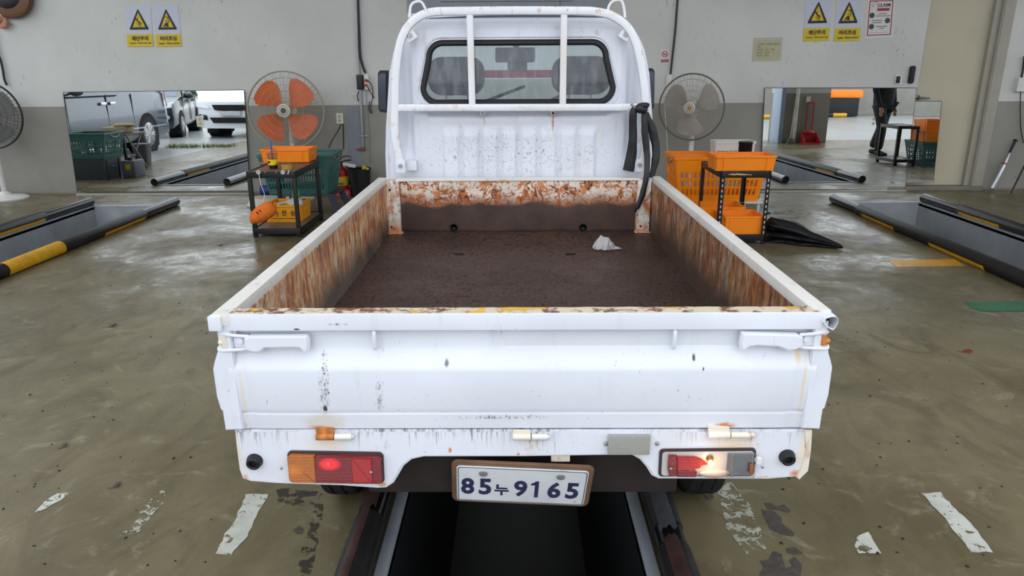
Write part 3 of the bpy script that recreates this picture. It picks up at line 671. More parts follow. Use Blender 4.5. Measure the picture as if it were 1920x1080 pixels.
b = B(); b.cyl((X(1418, 858), 1.547, Z(858)), (X(1418, 858), 1.538, Z(858)), .010, .008, n=14); b.out('bulb_socket', mt('white_plastic', (214, 214, 208), .4), TR)
b = B(); b.bx(X(1372), X(1428), 1.532, 1.535, Z(886), Z(842), .001); b.out('clear_lens', glass('clear_lamp_lens'), TR, label='clear reversing lens')
b = B(); b.bx(X(1418), X(1425), 1.533, 1.541, Z(880), Z(863), .002); b.out('amber_chip', m_amb, TR, label='chip of amber lens')
for px, py in ((1254, 869), (1423, 866)): b = B(); b.ell((X(px, py), 1.534, Z(py)), (.004, .003, .004), None, 10, 6); b.out('lens_screw', m_steel, TR)
# number-plate lamp: clear ribbed
b = B(); b.bx(X(1143), X(1224), 1.540, 1.556, Z(846), Z(812), .004); L = b.out('reversing_light', lens('clear_ribbed_lens', (176, 176, 166), .2, 330), REAR, label='clear ribbed reversing light')
for px in (1135.5, 1231.5): b = B(); b.ell((X(px, 830), 1.554, Z(830)), (.0055, .004, .0055), None, 10, 6); b.out('lens_screw', m_steel, L)
# ---- number plate, swung forward at the bottom
tl, tr_, bl, br = onY(845, 861, 1.565), onY(1115, 873, 1.565), onY(846, 938, 1.63), onY(1106, 949, 1.63)
e1 = (tr_-tl).normalized(); e3 = e1.cross((tl-bl)).normalized(); e2 = e3.cross(e1); pc = (tl+tr_+bl+br)/4; pw = .356; ph = .172
nrm = -e3 if e3.y > 0 else e3
def PP(x, z, d=0): return pc+e1*x+e2*z+nrm*d
b = B(); b.prism([PP(x, z, -.004) for x, z in rrect(pw, ph, .018)], nrm*.008, .003)
PL = b.out('number_plate', mt('bronze_plate_frame', (132, 104, 82), .5, .3, var=.3), T, label='white number plate in a rusty bronze frame')
k = NT('dirty_white_plate'); c_ = k.mix(k.ramp(k.noise(5, 4), (.35, 0.), (.7, 1.)), lin((220, 224, 226)), lin((198, 202, 204))); c_ = k.mix(k.ramp(k.noise(24, 6, .7), (.6, 0.), (.68, .5)), c_, lin((150, 140, 128))); k.set('Base Color', c_); k.set('Roughness', .35)
b = B(); b.prism([PP(x, z-.002, .004) for x, z in rrect(pw-.026, ph-.028, .010)], nrm*.003, .001); b.out('plate_sheet', k.m, PL)
m_ink = M('dark_blue_plate_ink', (52, 50, 84), .45, var=.3, scale=40)
b = B(); q = rrect(pw-.032, ph-.034, .009, 6); q2 = rrect(pw-.036, ph-.038, .008, 6)
for i in range(len(q)):
    j = (i+1) % len(q); b.poly([PP(q[i][0], q[i][1]-.002, .0076), PP(q[j][0], q[j][1]-.002, .0076), PP(q2[j][0], q2[j][1]-.002, .0076), PP(q2[i][0], q2[i][1]-.002, .0076)])
b.out('plate_border', m_ink, PL, smooth=False)
for s_, x, wd, hh, z in (('8', -.1370, .034, .068, -.010), ('5', -.0925, .032, .068, -.010), ('누', -.050, .037, .046, -.021), ('9', -.002, .034, .068, -.012), ('6', .084, .034, .068, -.012), ('5', .130, .033, .068, -.012)):
    text(s_, PP(x, z, .0078), e1, e2, wd, hh, m_ink, PL, 'lettering', .035)
b = B(); b.prism([PP(.040+x, -.012+z, .0078) for x, z in ((.0035, -.034), (.0035, .034), (-.004, .034), (-.011, .026), (-.016, .024), (-.016, .016), (-.006, .018), (-.006, -.034))], nrm*.0004); b.out('lettering', m_ink, PL, smooth=False)
for x in (-.098, .096):
    b = B(); b.lathe([(.0115, 0), (.0105, .003), (.0, .0035)], PP(x, .045, .007), nrm, 18); b.out('plate_bolt', mt('grey_plate_bolt', (150, 148, 144), .4, .4), PL)
b = B(); b.bx(X(1036), X(1073), 1.575, 1.60, Z(872), Z(852), .002); b.out('plate_bracket', m_hinge, T)
# ---- side gates
m_sl = rustbed('rust_streaked_left_side', 'side_left'); m_sr = rustbed('dark_rusted_right_side', 'side_right')
BY1 = 3.63
def side(s, xo, mi):
    pr = [(.668, .662), (.668, .935), (.700, .935), (.700, .885), (.703, .87), (.716, .838), (.722, .82), (.722, .75), (.717, .715), (.713, .712), (.712, .66)]
    b = B(); b.prism([(xo+s*x, 1.548, z) for x, z in pr], (0, BY1-1.548, 0), .003)
    g = b.out('side_gate', m_body, T, label=('left' if s < 0 else 'right')+' drop side of the bed')
    b = B(); xr = sorted((xo+s*.667, xo+s*.708)); b.bx(xr[0], xr[1], 1.56 if s > 0 else 1.543, BY1, .930, .958, .004)
    if s > 0: pass
    b.out('top_rim', m_rim, g)
    b = B(); xi = xo+s*.6665; b.grid(lambda u, v: V((xi+s*.002*noise.noise(V((u*6, v*2, s))), 1.594+(BY1-1.594)*u, .664+.266*v)), 30, 6); b.solid(.002); b.out('inner_panel', mi, g, label='rust streaked inner face', ang=60)
    return g
GL = side(-1, .004, m_sl); GR = side(1, .012, m_sr)
b = B(); b.bx(X(397, 600), X(421, 600), 1.536, 1.556, Z(613), Z(586), .004); b.out('rim_end_cap', m_body, GL)
b = B(); b.tube([(X(1549, 600), 1.536, Z(600)), (X(1549, 600), 1.58, Z(599))], [.017, .016], 10, caps=False); b.solid(.002); b.jitter(.012, 24); b.jitter(.008, 60); b.out('crumpled_rim_end', m_body, GR, label='crumpled torn rim end')
b = B(); b.bx(X(1543, 600), X(1553, 600), 1.552, 1.56, Z(609), Z(590)); b.out('torn_gap', m_black, GR)
# end flanges standing beside the gate
for s, xo, px0, px1 in ((-1, .004, 412, 440), (1, .012, 1521, 1549)):
    b = B(); zs = [(Z(650), .006), (Z(668), .001), (Z(688), 0), (Z(745), 0), (Z(762), .002), (Z(795), .010)]
    A_ = []; C_ = []
    for z, d in zs:
        xo_ = X(px0, 700)+d if s < 0 else X(px1, 700)-d
        A_.append((xo_, 1.553, z)); C_.append(((X(px1, 700)+.004) if s < 0 else (X(px0, 700)-.003), 1.553, z))
    b.prism(A_+C_[::-1], (0, .02, 0), .004); b.out('end_flange', m_body, GL if s < 0 else GR)
    b = B(); xs_ = sorted((X(418 if s < 0 else 1524, 640), X(446 if s < 0 else 1540, 640))); b.bx(xs_[0], xs_[1], 1.556, 1.575, Z(655), Z(616), .003); b.out('latch_post', m_body, GL if s < 0 else GR)
# ---- bed floor and front panel
ys = onZ(900, 476, .672).y
b = B(); b.grid(lambda u, v: V((-.668+1.348*u, 1.59+(BY1-1.59)*v, .672+.0035*noise.noise(V((u*3, v*4, 0)))+(.004 if 1.59+(BY1-1.59)*v > ys else 0))), 40, 60); b.solid(.012)
BED = b.out('bed_floor', rustbed('wet_brown_bed_floor', 'floor'), T, ang=70)
for px in (860, 1070): b = B(); q = onZ(px, 475, .678); b.bx(q.x-.022, q.x+.022, q.y-.006, q.y+.006, .674, .679, .002); b.out('floor_slot', m_black, BED)
fx0, fx1 = onY(752, 380, BY1).x, onY(1192, 380, BY1).x
b = B(); b.bx(fx0, fx1, BY1-.005, BY1+.03, .674, .940, .003); FP = b.out('front_panel', rustbed('scratched_rusty_front_panel', 'front'), T, label='bed front panel, white scratched top over brown rust')
b = B(); b.bx(fx0-.02, fx1+.02, BY1-.010, BY1+.06, .938, .948, .003); b.out('top_lip', m_rim, FP)
for px in (851, 1093):
    b = B(); q = onY(px, 426, BY1-.008); b.lathe([(.022, 0), (.022, .004), (.016, .005), (.015, .001)], (q.x, BY1-.004, q.z), (0, -1, 0), 18)
    b.cyl((q.x, BY1-.004, q.z-.006), (q.x, BY1-.013, q.z-.006), .010, n=12); b.out('dark_panel_hole', m_black, FP)  # black ring and disc put in for a dark hole in the panel
m_post = rustbed('rusty_white_post', 'post')
for x0, x1 in ((725, 750), (1194, 1219)):
    a_, c_ = onY(x0, 390, BY1-.03).x, onY(x1, 390, BY1-.03).x
    b = B(); b.bx(a_, c_, BY1-.035, BY1+.04, .668, .944, .006); b.bx(a_-.006, c_+.01, BY1-.05, BY1+.03, .666, .680, .003)
    p_ = b.out('corner_post', m_post, T)
    for zz in (.90, .71): b = B(); b.cyl(((a_+c_)/2-.012, BY1-.034, zz), ((a_+c_)/2-.012, BY1-.040, zz), .005, n=10); b.out('post_bolt', m_black, p_)
# ---- cab
CY = 3.74
hwp = [(.90, .705), (1.05, .702), (1.2, .690), (1.45, .660), (1.56, .632), (1.64, .595), (1.69, .545), (1.72, .49), (1.738, .42), (1.745, .36)]
def hw(z):
    for (a, wa), (c, wc) in zip(hwp, hwp[1:]):
        if z <= c: t = max(0, (z-a)/(c-a)); return wa+(wc-wa)*t
    return hwp[-1][1]
wtl, wtr, wbl, wbr = onY(799, 76, CY-.01), onY(1141, 74, CY-.01), onY(790, 197, CY-.01), onY(1153, 196, CY-.01)
WX0t, WX1t, WZt = wtl.x, wtr.x, wtl.z; WX0b, WX1b, WZb = wbl.x, wbr.x, wbl.z
def win_shape(ins=0., r=.075, n=7):
    z1, z0 = WZt-ins, WZb+ins
    def xl(z): t = (z-WZb)/(WZt-WZb); return WX0b+(WX0t-WX0b)*t+ins
    def xr(z): t = (z-WZb)/(WZt-WZb); return WX1b+(WX1t-WX1b)*t-ins
    pts = []
    for (cx, cz, a0) in ((xr(z1)-r, z1-r, 0), (xl(z1)+r, z1-r, 90), (xl(z0)+r, z0+r, 180), (xr(z0)-r, z0+r, 270)):
        for i in range(n+1): a = rad(a0+90*i/n); pts.append((cx+r*math.cos(a), cz+r*math.sin(a)))
    return pts
def inside(poly, x, z):
    c = False; n = len(poly)
    for i in range(n):
        x1, z1 = poly[i]; x2, z2 = poly[i-1]
        if (z1 > z) != (z2 > z) and x < (x2-x1)*(z-z1)/(z2-z1)+x1: c = not c
    return c
hole = win_shape(.010, .07)
def sst(a, b_, x): t = min(1, max(0, (x-a)/(b_-a))); return t*t*(3-2*t)
def cab_y(x, z):
    xc = x-.01; y = CY; d = hw(z)-abs(xc); top = 1.745-z
    y += .055*(1-sst(0, .05, d))**1.5 if d < .05 else 0
    y += .10*(1-sst(0, .07, top))**1.5 if top < .07 else 0
    # vertical pressed channel beside the window
    y += .045*sst(.535, .555, abs(xc))*(1-sst(.575, .612, abs(xc)))*sst(.95, 1.2, z)
    y -= .010*(sst(.50, .47, abs(xc)) if False else (1-sst(.50, .535, abs(xc))))*sst(1.262, 1.285, z)*(1-sst(1.655, 1.69, z))
    y += .020*(1-sst(.004, .016, abs(z-1.255)))*(1-sst(.44, .47, abs(xc)))
    if z < 1.21 and abs(xc) < .40:
        ph_ = (xc/.8+.5)*8 % 1; rib = sst(.10, .15, ph_)*(1-sst(.85, .90, ph_)); y -= .013*rib*(1-sst(1.15, 1.205, z))
    y += .002*noise.noise(V((x*4, z*4, 3)))
    return y
z0, z1 = .90, 1.745
def cabf(u, v):
    z = z0+(z1-z0)*v; x = .01+(2*u-1)*hw(z); return V((x, cab_y(x, z), z))
def keep(u, v):
    p = cabf(u, v); return not inside(hole, p.x, p.z)
b = B(); b.grid(cabf, 168, 96, keep)
CAB = b.out('cab_back', m_cab, T, ang=60)
b = B(); b.tube([(x, CY-.012, z) for x, z in win_shape(.012, .07)], .0155, 8, closed=True); b.out('window_seal', m_black, CAB, label='black rubber window seal')
b = B(); b.tube([(x, CY-.008, z) for x, z in win_shape(-.016, .09)], .007, 8, closed=True); b.out('window_lip', m_cab, CAB)
b = B(); b.prism([(x, CY-.004, z) for x, z in win_shape(.018, .065)], (0, .0005, 0)); b.out('rear_window', dirty_glass(), CAB, label='dusty streaked rear window')
for px in (905, 1037):
    q = onY(px, 212, CY-.012); b = B(); b.bx(q.x-.013, q.x+.013, CY-.012, CY+.004, q.z-.012, q.z+.012, .003); bo = b.out('guard_boss', m_cab if px < 1000 else m_hinge, CAB)
    b = B(); b.cyl((q.x, CY-.011, q.z), (q.x, CY-.018, q.z), .007, n=6); b.out('bolt', m_steel if px < 1000 else mt('rusty_bolt', (60, 34, 24), .7, var=.3), bo)
# shell: sides with windows, roof, pillars, windscreen
def hs(z): return hw(z)
b = B()
secs = [.90, 1.05, 1.2, 1.25]
for s in (-1, 1):
    def sf(u, v, s=s):
        z = .42+.85*v; x = .01+s*(hw(max(z, .9))-.002); return V((x, CY+.045+1.25*u, z))
    b.grid(sf, 12, 10)
    for (ya, yb, ta, tb) in ((CY+.045, CY+.12, 0, 0), (4.92, 4.99, -.52, -.52)):      # rear pillar and raked front pillar
        def pf(u, v, s=s, ya=ya, yb=yb, ta=ta):
            z = 1.27+(1.725-1.27)*v; return V((.01+s*(hw(z)-.004), ya+(yb-ya)*u+ta*v, z))
        b.grid(pf, 2, 10)
b.grid(lambda u, v: V((.01+(2*u-1)*.45, CY+.05+.66*v, 1.747-.012*(2*u-1)**2-.02*max(0, v-.8))), 16, 8)   # roof
b.grid(lambda u, v: V((.01+(2*u-1)*.69, 4.99+.02*v, .42+.80*v)), 10, 6)
b.solid(.012); b.out('cab_shell', m_body, CAB, ang=50)
b = B(); b.grid(lambda u, v: V((.01+(2*u-1)*(.665-.12*v), 4.985-.50*v, 1.23+.49*v)), 4, 4); b.out('windscreen', glass('clear_windscreen', (225, 235, 232), 0, .93), CAB)
m_int = mt('dark_grey_vinyl', (40, 40, 46), .5, var=.12); m_inl = mt('mid_grey_vinyl', (92, 92, 100), .5)
b = B(); b.bx(-.64, .66, 4.62, 4.95, .95, 1.19, .03); b.out('dashboard', m_int, CAB)
for x0, x1 in ((803, 908), (1035, 1143)):
    a_, c_ = onY(x0, 140, 4.02), onY(x1, 140, 4.02); zt, zb = onY(960, 106, 4.02).z, onY(960, 178, 4.02).z; w2, h2 = c_.x-a_.x, zt-zb
    b = B(); b.prism([((a_.x+c_.x)/2+x, 3.97, (zt+zb)/2+z) for x, z in rrect(w2, h2, .075, 6)], (0, .11, 0), .02); HR = b.out('headrest', m_int, CAB)
    b = B(); b.bx(a_.x+.008, c_.x-.008, 3.965, 3.985, (zt+zb)/2-.05, (zt+zb)/2-.035, .004); b.bx(a_.x+.012, c_.x-.012, 3.965, 3.985, (zt+zb)/2+.022, (zt+zb)/2+.03, .003); b.out('headrest_seam', mt('black_vinyl_trim', (30, 30, 34), .5), HR)
    b = B()
    for d in (-.06, .06): b.cyl(((a_.x+c_.x)/2+d, 4.02, 1.22), ((a_.x+c_.x)/2+d, 4.02, zb+.03), .006, n=8)
    b.out('headrest_post', m_steel, HR)
    b = B(); b.bx(a_.x-.04, c_.x+.04, 3.95, 4.1, .8, 1.25, .04); b.out('seat_back', m_int, CAB)
a_ = onY(966, 103, 4.5); b = B(); b.box((a_.x, 4.5, a_.z), (.24, .03, .085), .02); b.cyl((a_.x, 4.5, a_.z+.02), (a_.x, 4.56, a_.z+.13), .012, n=10); b.out('rear_view_mirror', mt('grey_mirror_back', (112, 112, 120), .45), CAB)
a_ = onY(970, 124, 4.6); b = B(); b.box((a_.x, 4.6, a_.z), (.12, .05, .07), .01); b.cyl((a_.x, 4.6, a_.z+.03), (a_.x, 4.62, a_.z+.12), .012, n=8); b.out('dash_camera', mt('grey_mirror_back', (112, 112, 120), .45), CAB)
for (xa_, ya_, xb_, yb_) in ((893, 196, 984, 162), (1026, 192, 1075, 166)):
    b = B(); p, q = onY(xa_, ya_, 5.0), onY(xb_, yb_, 4.90); b.tube([p, q], .011, 8); b.out('wiper', m_black, CAB)
# door mirrors
for pts, s in (([(708, 137), (712, 132), (727, 132), (727, 212), (712, 210), (709, 203)], -1), ([(1215, 128), (1224, 128), (1228, 134), (1227, 200), (1222, 208), (1215, 208)], 1)):
    b = B(); b.prism([onY(x, y, 4.55) for x, y in pts], (0, .05, 0), .008); m_ = b.out('door_mirror', m_black, CAB)
    q = [onY(x, y, 4.55) for x, y in pts]; cx = sum(p.x for p in q)/6; cz = sum(p.z for p in q)/6
    b = B(); b.prism([(cx+(p.x-cx)*.72, 4.546, cz+(p.z-cz)*.86) for p in q], (0, .004, 0)); b.out('mirror_glass', mt('dark_mirror_glass', (60, 62, 68), .08, .9, var=0), m_)
    b = B(); b.tube([(cx, 4.57, cz-.05), (s*.70, 4.62, cz-.10)], .012, 8); b.out('mirror_arm', m_black, m_)
# ---- cab guard
GY = 3.675
def G(pts, Y=GY): return [onY(x, y, Y) for x, y in pts]
arch = [(755, 318), (747, 285), (741, 245), (741.5, 190), (743, 135), (750, 84), (763, 53), (783, 33), (809, 23), (850, 21), (965, 20), (1085, 20.5), (1116, 22), (1148, 30), (1177, 52), (1193, 85), (1204, 135), (1211, 200), (1212, 250), (1205, 300), (1200, 318)]
b = B(); b.tube(smoothpath(G(arch), 5), .0195, 12, sq=True, ref=(0, 1, 0)); GU = b.out('cab_guard', m_guardp, T, label='white chipped tube guard arched over the cab back', ang=24)
b = B(); b.tube(G([(742, 202), (1206, 201)]), .0175, 12, sq=True, ref=(0, 1, 0)); b.out('cross_bar', m_guardp, GU, ang=24)
for px0, px1 in ((881, 885.5), (1057.5, 1055)):
    b = B(); b.tube(G([(px0, 26), (px1, 196)]), .0165, 12, sq=True, ref=(0, 1, 0)); b.out('upright_bar', m_guardp, GU, ang=24)
for pts in ([(768, 32), (770, 12), (778, 4), (790, 4), (798, 17), (803, 24)], [(1139, 22), (1143, 9), (1152, 1.5), (1165, 2), (1170, 16), (1172, 33)]):
    b = B(); b.tube(smoothpath(G(pts), 5), .0065, 8); b.out('rope_eye', m_guardp, GU)
for cx, cy, s in ((769, 66, 1), (1173, 64, -1)):
    q = onY(cx, cy, GY); R_ = Matrix.Rotation(rad(-32*s), 3, 'Y'); b = B(); b.box((q.x, GY+.01, q.z), (.052, .03, .055), .006, R_); k_ = b.out('corner_bracket', m_guardp, GU)
    b = B(); b.cyl((q.x, GY-.006, q.z), (q.x, GY-.014, q.z), .011, n=12); b.out('bolt', m_steel, k_)
for cx, cy, s in ((752, 310, 1), (1198, 308, -1)):
    q = onY(cx, cy, GY); b = B(); b.bx(q.x-.024, q.x+.024, GY-.022, GY+.004, q.z-.035, q.z+.03, .004); b.bx(q.x+s*.025, q.x+s*.075, GY+.02, GY+.06, q.z-.03, q.z+.02, .004)
    k_ = b.out('foot_bracket', m_cab, GU); b = B(); b.cyl((q.x, GY-.021, q.z), (q.x, GY-.030, q.z), .010, n=12); b.out('bolt', m_steel, k_)
# ---- chassis and wheels
b = B(); b.bx(-.40, .42, 1.66, 1.72, Z(912, 1.69), .64, .01)
for x in (-.33, .35): b.bx(x-.035, x+.035, 1.7, 4.9, .46, .60, .01)
b.bx(-.66, .68, 1.6, 3.6, .60, .655); b.cyl((-.5, 2.36, .30), (.52, 2.36, .30), .04, n=14); b.ell((.01, 2.36, .30), (.12, .13, .12)); b.bx(-.55, .57, 2.9, 2.96, .44, .60)
b.out('chassis', m_chas, T)
def wheel(x0, x1, y, par, r=.272):
    b = B(); n = 54; w_ = x1-x0
    b.lathe([(.15, .012), (.19, 0), (r-.03, .004), (r-.006, .016), (r, .03), (r, w_*.33), (r-.008, w_*.34), (r-.008, w_*.37), (r, w_*.38), (r, w_*.62), (r-.008, w_*.63), (r-.008, w_*.66), (r, w_*.67), (r, w_-.03), (r-.006, w_-.016), (r-.03, w_-.004), (.19, w_), (.15, w_-.012)], (x0, y, r+.001), (1, 0, 0), n)
    for v in b.bm.verts:
        d = math.hypot(v.co.y-y, v.co.z-r-.001)
        if d > r-.004:
            a = math.atan2(v.co.z-r, v.co.y-y)+(v.co.x-x0)*3
            if (a*n/(2*math.pi)/2) % 1 < .3: v.co.y = y+(v.co.y-y)*.965; v.co.z = r+.001+(v.co.z-r-.001)*.965
    t_ = b.out('wheel', mt('tyre_rubber', (26, 26, 27), .7, var=.2, bump=.1), par)
    b = B(); b.lathe([(.0, .03), (.06, .03), (.10, .05), (.14, .03), (.152, .02), (.152, w_-.02), (.14, w_-.03), (.10, w_-.05), (.0, w_-.05)], (x0, y, r+.001), (1, 0, 0), 24); b.out('wheel_rim', m_steel, t_)
for x0, x1 in ((-.692, -.556), (.572, .712)):
    wheel(x0, x1, 2.36, T); wheel(x0, x1, 4.25, T)
# ================================================================== THINGS IN THE HALL
m_whp = mt('white_plastic', (214, 214, 208), .4); m_blk = mt('black_plastic', (17, 17, 18), .45)
m_or = M('orange_plastic', (255, 138, 24), .4, var=.06, scale=5); m_ord = M('deep_orange_plastic', (252, 140, 10), .4, var=.08, scale=5)
m_ye = M('yellow_plastic', (236, 160, 24), .42, var=.08); m_gr = M('dark_teal_green_plastic', (60, 104, 98), .45, var=.12)
m_cart = M('black_powder_coated_steel', (12, 12, 14), .38, var=.15)
m_tray = M('brown_hardboard', (116, 94, 76), .5, var=.14, scale=5)
# ---- wall prints
m_paper = M('white_sticker_film', (188, 192, 204), .5, var=.04); m_sy = M('sign_yellow', (206, 178, 24), .5, var=.05); m_sk = M('sign_black', (30, 27, 32), .5, var=0)
W0 = None
def wallquad(tl, tr, br, bl, off=.006):
    q = [onY(x, y, WY) for x, y in (tl, tr, br, bl)]
    def at(u, v, o=0.): p = (q[0]*(1-u)+q[1]*u)*(1-v)+(q[3]*(1-u)+q[2]*u)*v; return V((p.x, WY-.001-o, p.z))
    return at
def flat(at, uv, o, mat, nm, par, th=.0008, lab=None):
    b = B(); b.prism([at(u, v, o) for u, v in uv], (0, -th, 0)); return b.out(nm, mat, par, smooth=False, label=lab)
def line(b, at, pts, o, w_, asp):
    P = [at(u, v, o) for u, v in pts]
    for a, c in zip(P, P[1:]):
        d = (c-a).normalized(); n_ = V((-d.z, 0, d.x))*w_; b.prism([a+n_, c+n_, c-n_, a-n_], (0, -.0008, 0))
def warning_sign(tl, tr, br, bl, ko, en, pict, label):
    at = wallquad(tl, tr, br, bl); c = at(.5, 1)
    t = thing('warning_sign', label, 'sign', c)
    b = B(); b.grid(lambda u, v: at(u, v, .001+.004*max(0, (v-.6)/.4)**2), 4, 8); b.solid(.001); b.out('sign_sheet', m_paper, t)
    b = B(); b.grid(lambda u, v: at(u, .69+.31*v, .003+.004*max(0, (.69+.31*v-.6)/.4)**2), 4, 4); b.solid(.0006); b.out('yellow_band', m_sy, t)
    tri = [(.5, .09), (.86, .56), (.14, .56)]; tin = [(.5, .165), (.745, .52), (.255, .52)]
    b = B()
    b.prism([at(u, v, .0025) for u, v in [(.5, .085), (.52, .09), (.875, .555), (.86, .58), (.14, .58), (.125, .555), (.48, .09)]], (0, -.0008, 0)); b.out('triangle_border', m_sk, t, smooth=False)
    flat(at, tin, .0036, m_sy, 'triangle_field', t)
    b = B(); W = (at(1, .3)-at(0, .3)).length; H = (at(.5, 1)-at(.5, 0)).length
    def L(pts, w_): line(b, at, pts, .0046, w_*W, 1)
    def disc(u, v, r): b.prism([at(u+r*math.cos(a*.7854), v+r*W/H*math.sin(a*.7854), .0046) for a in range(8)], (0, -.0008, 0))
    if pict == 'slip':
        disc(.41, .315, .026); L([(.43, .335), (.50, .40)], .028); L([(.50, .40), (.56, .395), (.60, .45)], .018); L([(.49, .41), (.57, .47)], .018)
        L([(.45, .345), (.50, .285)], .012); L([(.44, .35), (.37, .31)], .012); L([(.40, .43), (.46, .44), (.46, .47), (.54, .48), (.54, .505), (.60, .515)], .010)
    else:
        disc(.49, .37, .03); b.prism([at(u, v, .0046) for u, v in [(.44, .41), (.54, .41), (.56, .51), (.44, .51), (.46, .46), (.38, .515), (.34, .505)]], (0, -.0008, 0))
        L([(.53, .42), (.60, .38), (.57, .325), (.52, .31)], .014); b.prism([at(u, v, .0046) for u, v in [(.42, .255), (.62, .275), (.62, .30), (.54, .30), (.50, .275), (.44, .275)]], (0, -.0008, 0))
    b.out('pictogram', m_sk, t, smooth=False)
    r_ = at(1, .8)-at(0, .8); u_ = at(.5, .7)-at(.5, .9)
    text(ko, at(.5, .795, .0085), r_, u_, W*.66, H*.115, m_sk, t, 'lettering', .03)
    text(en, at(.52, .915, .0085), r_, u_, W*.84, H*.055, m_sk, t, 'lettering', .015)
EN1, EN2 = 'Caution · Watch your step', 'Caution · Watch overhead'
warning_sign((234, 11), (282, 11), (288, 87), (240, 88), '계단주의', EN1, 'slip', 'slipping-man warning sign, leftmost sign on the wall above the big left mirror')
warning_sign((287, 11), (334, 11), (341, 87), (294, 88), '머리조심', EN2, 'head', 'watch-your-head warning sign above the left mirror, right of the slipping sign')
warning_sign((1511, -3), (1560, -3), (1554, 76), (1505, 78), '계단주의', EN1, 'slip', 'slipping-man warning sign above the right mirror, beside another sign')
warning_sign((1569, -3), (1617, -3), (1611, 76), (1563, 78), '머리조심', EN2, 'head', 'watch-your-head warning sign between the slipping sign and the red-framed poster')
# red framed poster
at = wallquad((1627, -1), (1679, -2), (1673, 70), (1621, 72)); t = thing('claim_poster', 'red-framed white poster headed CLAIM on the wall', 'poster', at(.5, 1))
m_pp = M('poster_paper', (206, 202, 198), .5, var=.03); m_rd = M('poster_red', (150, 34, 46), .5, var=.05); m_dk = M('poster_dark_teal', (46, 62, 66), .5, var=.2)
flat(at, [(0, 0), (1, 0), (1, 1), (0, 1)], .0, m_pp, 'poster_sheet', t, .0015)
b = B()
for q in ([(.07, .03), (.93, .03), (.93, .055), (.07, .055)], [(.07, .91), (.93, .91), (.93, .935), (.07, .935)], [(.07, .03), (.105, .03), (.105, .935), (.07, .935)], [(.895, .03), (.93, .03), (.93, .935), (.895, .935)]): b.prism([at(u, v, .002) for u, v in q], (0, -.0006, 0))
b.out('red_frame', m_rd, t, smooth=False)
r_, u_ = at(1, .5)-at(0, .5), at(.5, 0)-at(.5, 1); W, H = r_.length, u_.length
text('CLAIM', at(.60, .145, .003), r_, u_, W*.46, H*.075, m_sk, t, 'lettering', .03)
b = B(); line(b, at, [(.36, .20), (.86, .195)], .0025, W*.006, 1); line(b, at, [(.18, .17), (.34, .07)], .0025, W*.045, 1); b.out('poster_rule', m_sk, t, smooth=False)
b = B(); line(b, at, [(.19, .165), (.33, .08)], .0035, W*.035, 1); b.out('stamp_field', m_pp, t, smooth=False)
flat(at, [(.36, .245), (.40, .23), (.78, .23), (.82, .245), (.82, .285), (.78, .30), (.40, .30), (.36, .285)], .0025, m_rd, 'red_bar', t)
b = B()
for u, v in ((.20, .41), (.77, .555), (.21, .70)): b = B(); b.prism([at(u+.095*math.cos(a*.5236), v+.095*W/H*math.sin(a*.5236), .0025) for a in range(12)], (0, -.0006, 0)); b.out('round_picture', m_dk, t, smooth=False)
b = B()
for u0, u1, v in ((.43, .72, .375), (.34, .86, .43), (.20, .58, .545), (.22, .56, .60), (.38, .80, .70), (.50, .68, .75), (.16, .80, .855)):
    u = u0
    while u < u1-.02:
        d = random.uniform(.02, .05); line(b, at, [(u, v), (min(u1, u+d), v)], .0025, W*(.012 if v < .8 else .004), 1); u += d+.012
b.out('small_print', m_sk, t, smooth=False)
# taped note with lines of faded writing
at = wallquad((1415, 76), (1464, 75), (1462, 111), (1412, 112)); t = thing('taped_note', 'small yellowed note with faded lines of writing taped to the wall', 'note', at(.5, 1))
flat(at, [(-.06, -.14), (1.06, -.14), (1.05, 1.1), (-.05, 1.1)], .0, M('old_clear_tape', (176, 174, 160), .4, var=.05), 'tape_edge', t)
flat(at, [(0, 0), (1, 0), (1, 1), (0, 1)], .001, M('yellowed_paper', (178, 172, 138), .6, var=.07, scale=20), 'note_sheet', t)
b = B(); W = (at(1, 0)-at(0, 0)).length
m_pen = M('faded_ink', (74, 68, 56), .6, var=.2)
for v, ws in ((.20, [(.16, .38), (.45, .70), (.75, .97)]), (.35, [(.14, .26)]), (.49, [(.12, .15), (.18, .36), (.40, .58), (.63, .77)]), (.64, [(.12, .36), (.41, .60)]), (.79, [(.11, .35), (.40, .59)])):
    for a, c in ws:
        u = a
        while u < c-.01:      # cramped illegible strokes, as faded as in the photo
            w2 = min(.045, c-u); line(b, at, [(u, v-.03), (u+w2*.7, v-.035)], .0022, W*.006, 1); line(b, at, [(u+w2*.35, v-.04), (u+w2*.35, v+.04)], .0022, W*.006, 1); line(b, at, [(u+.005, v+.035), (u+w2*.75, v+.03)], .0022, W*.006, 1); u += .058
b.out('writing', m_pen, t, smooth=False)
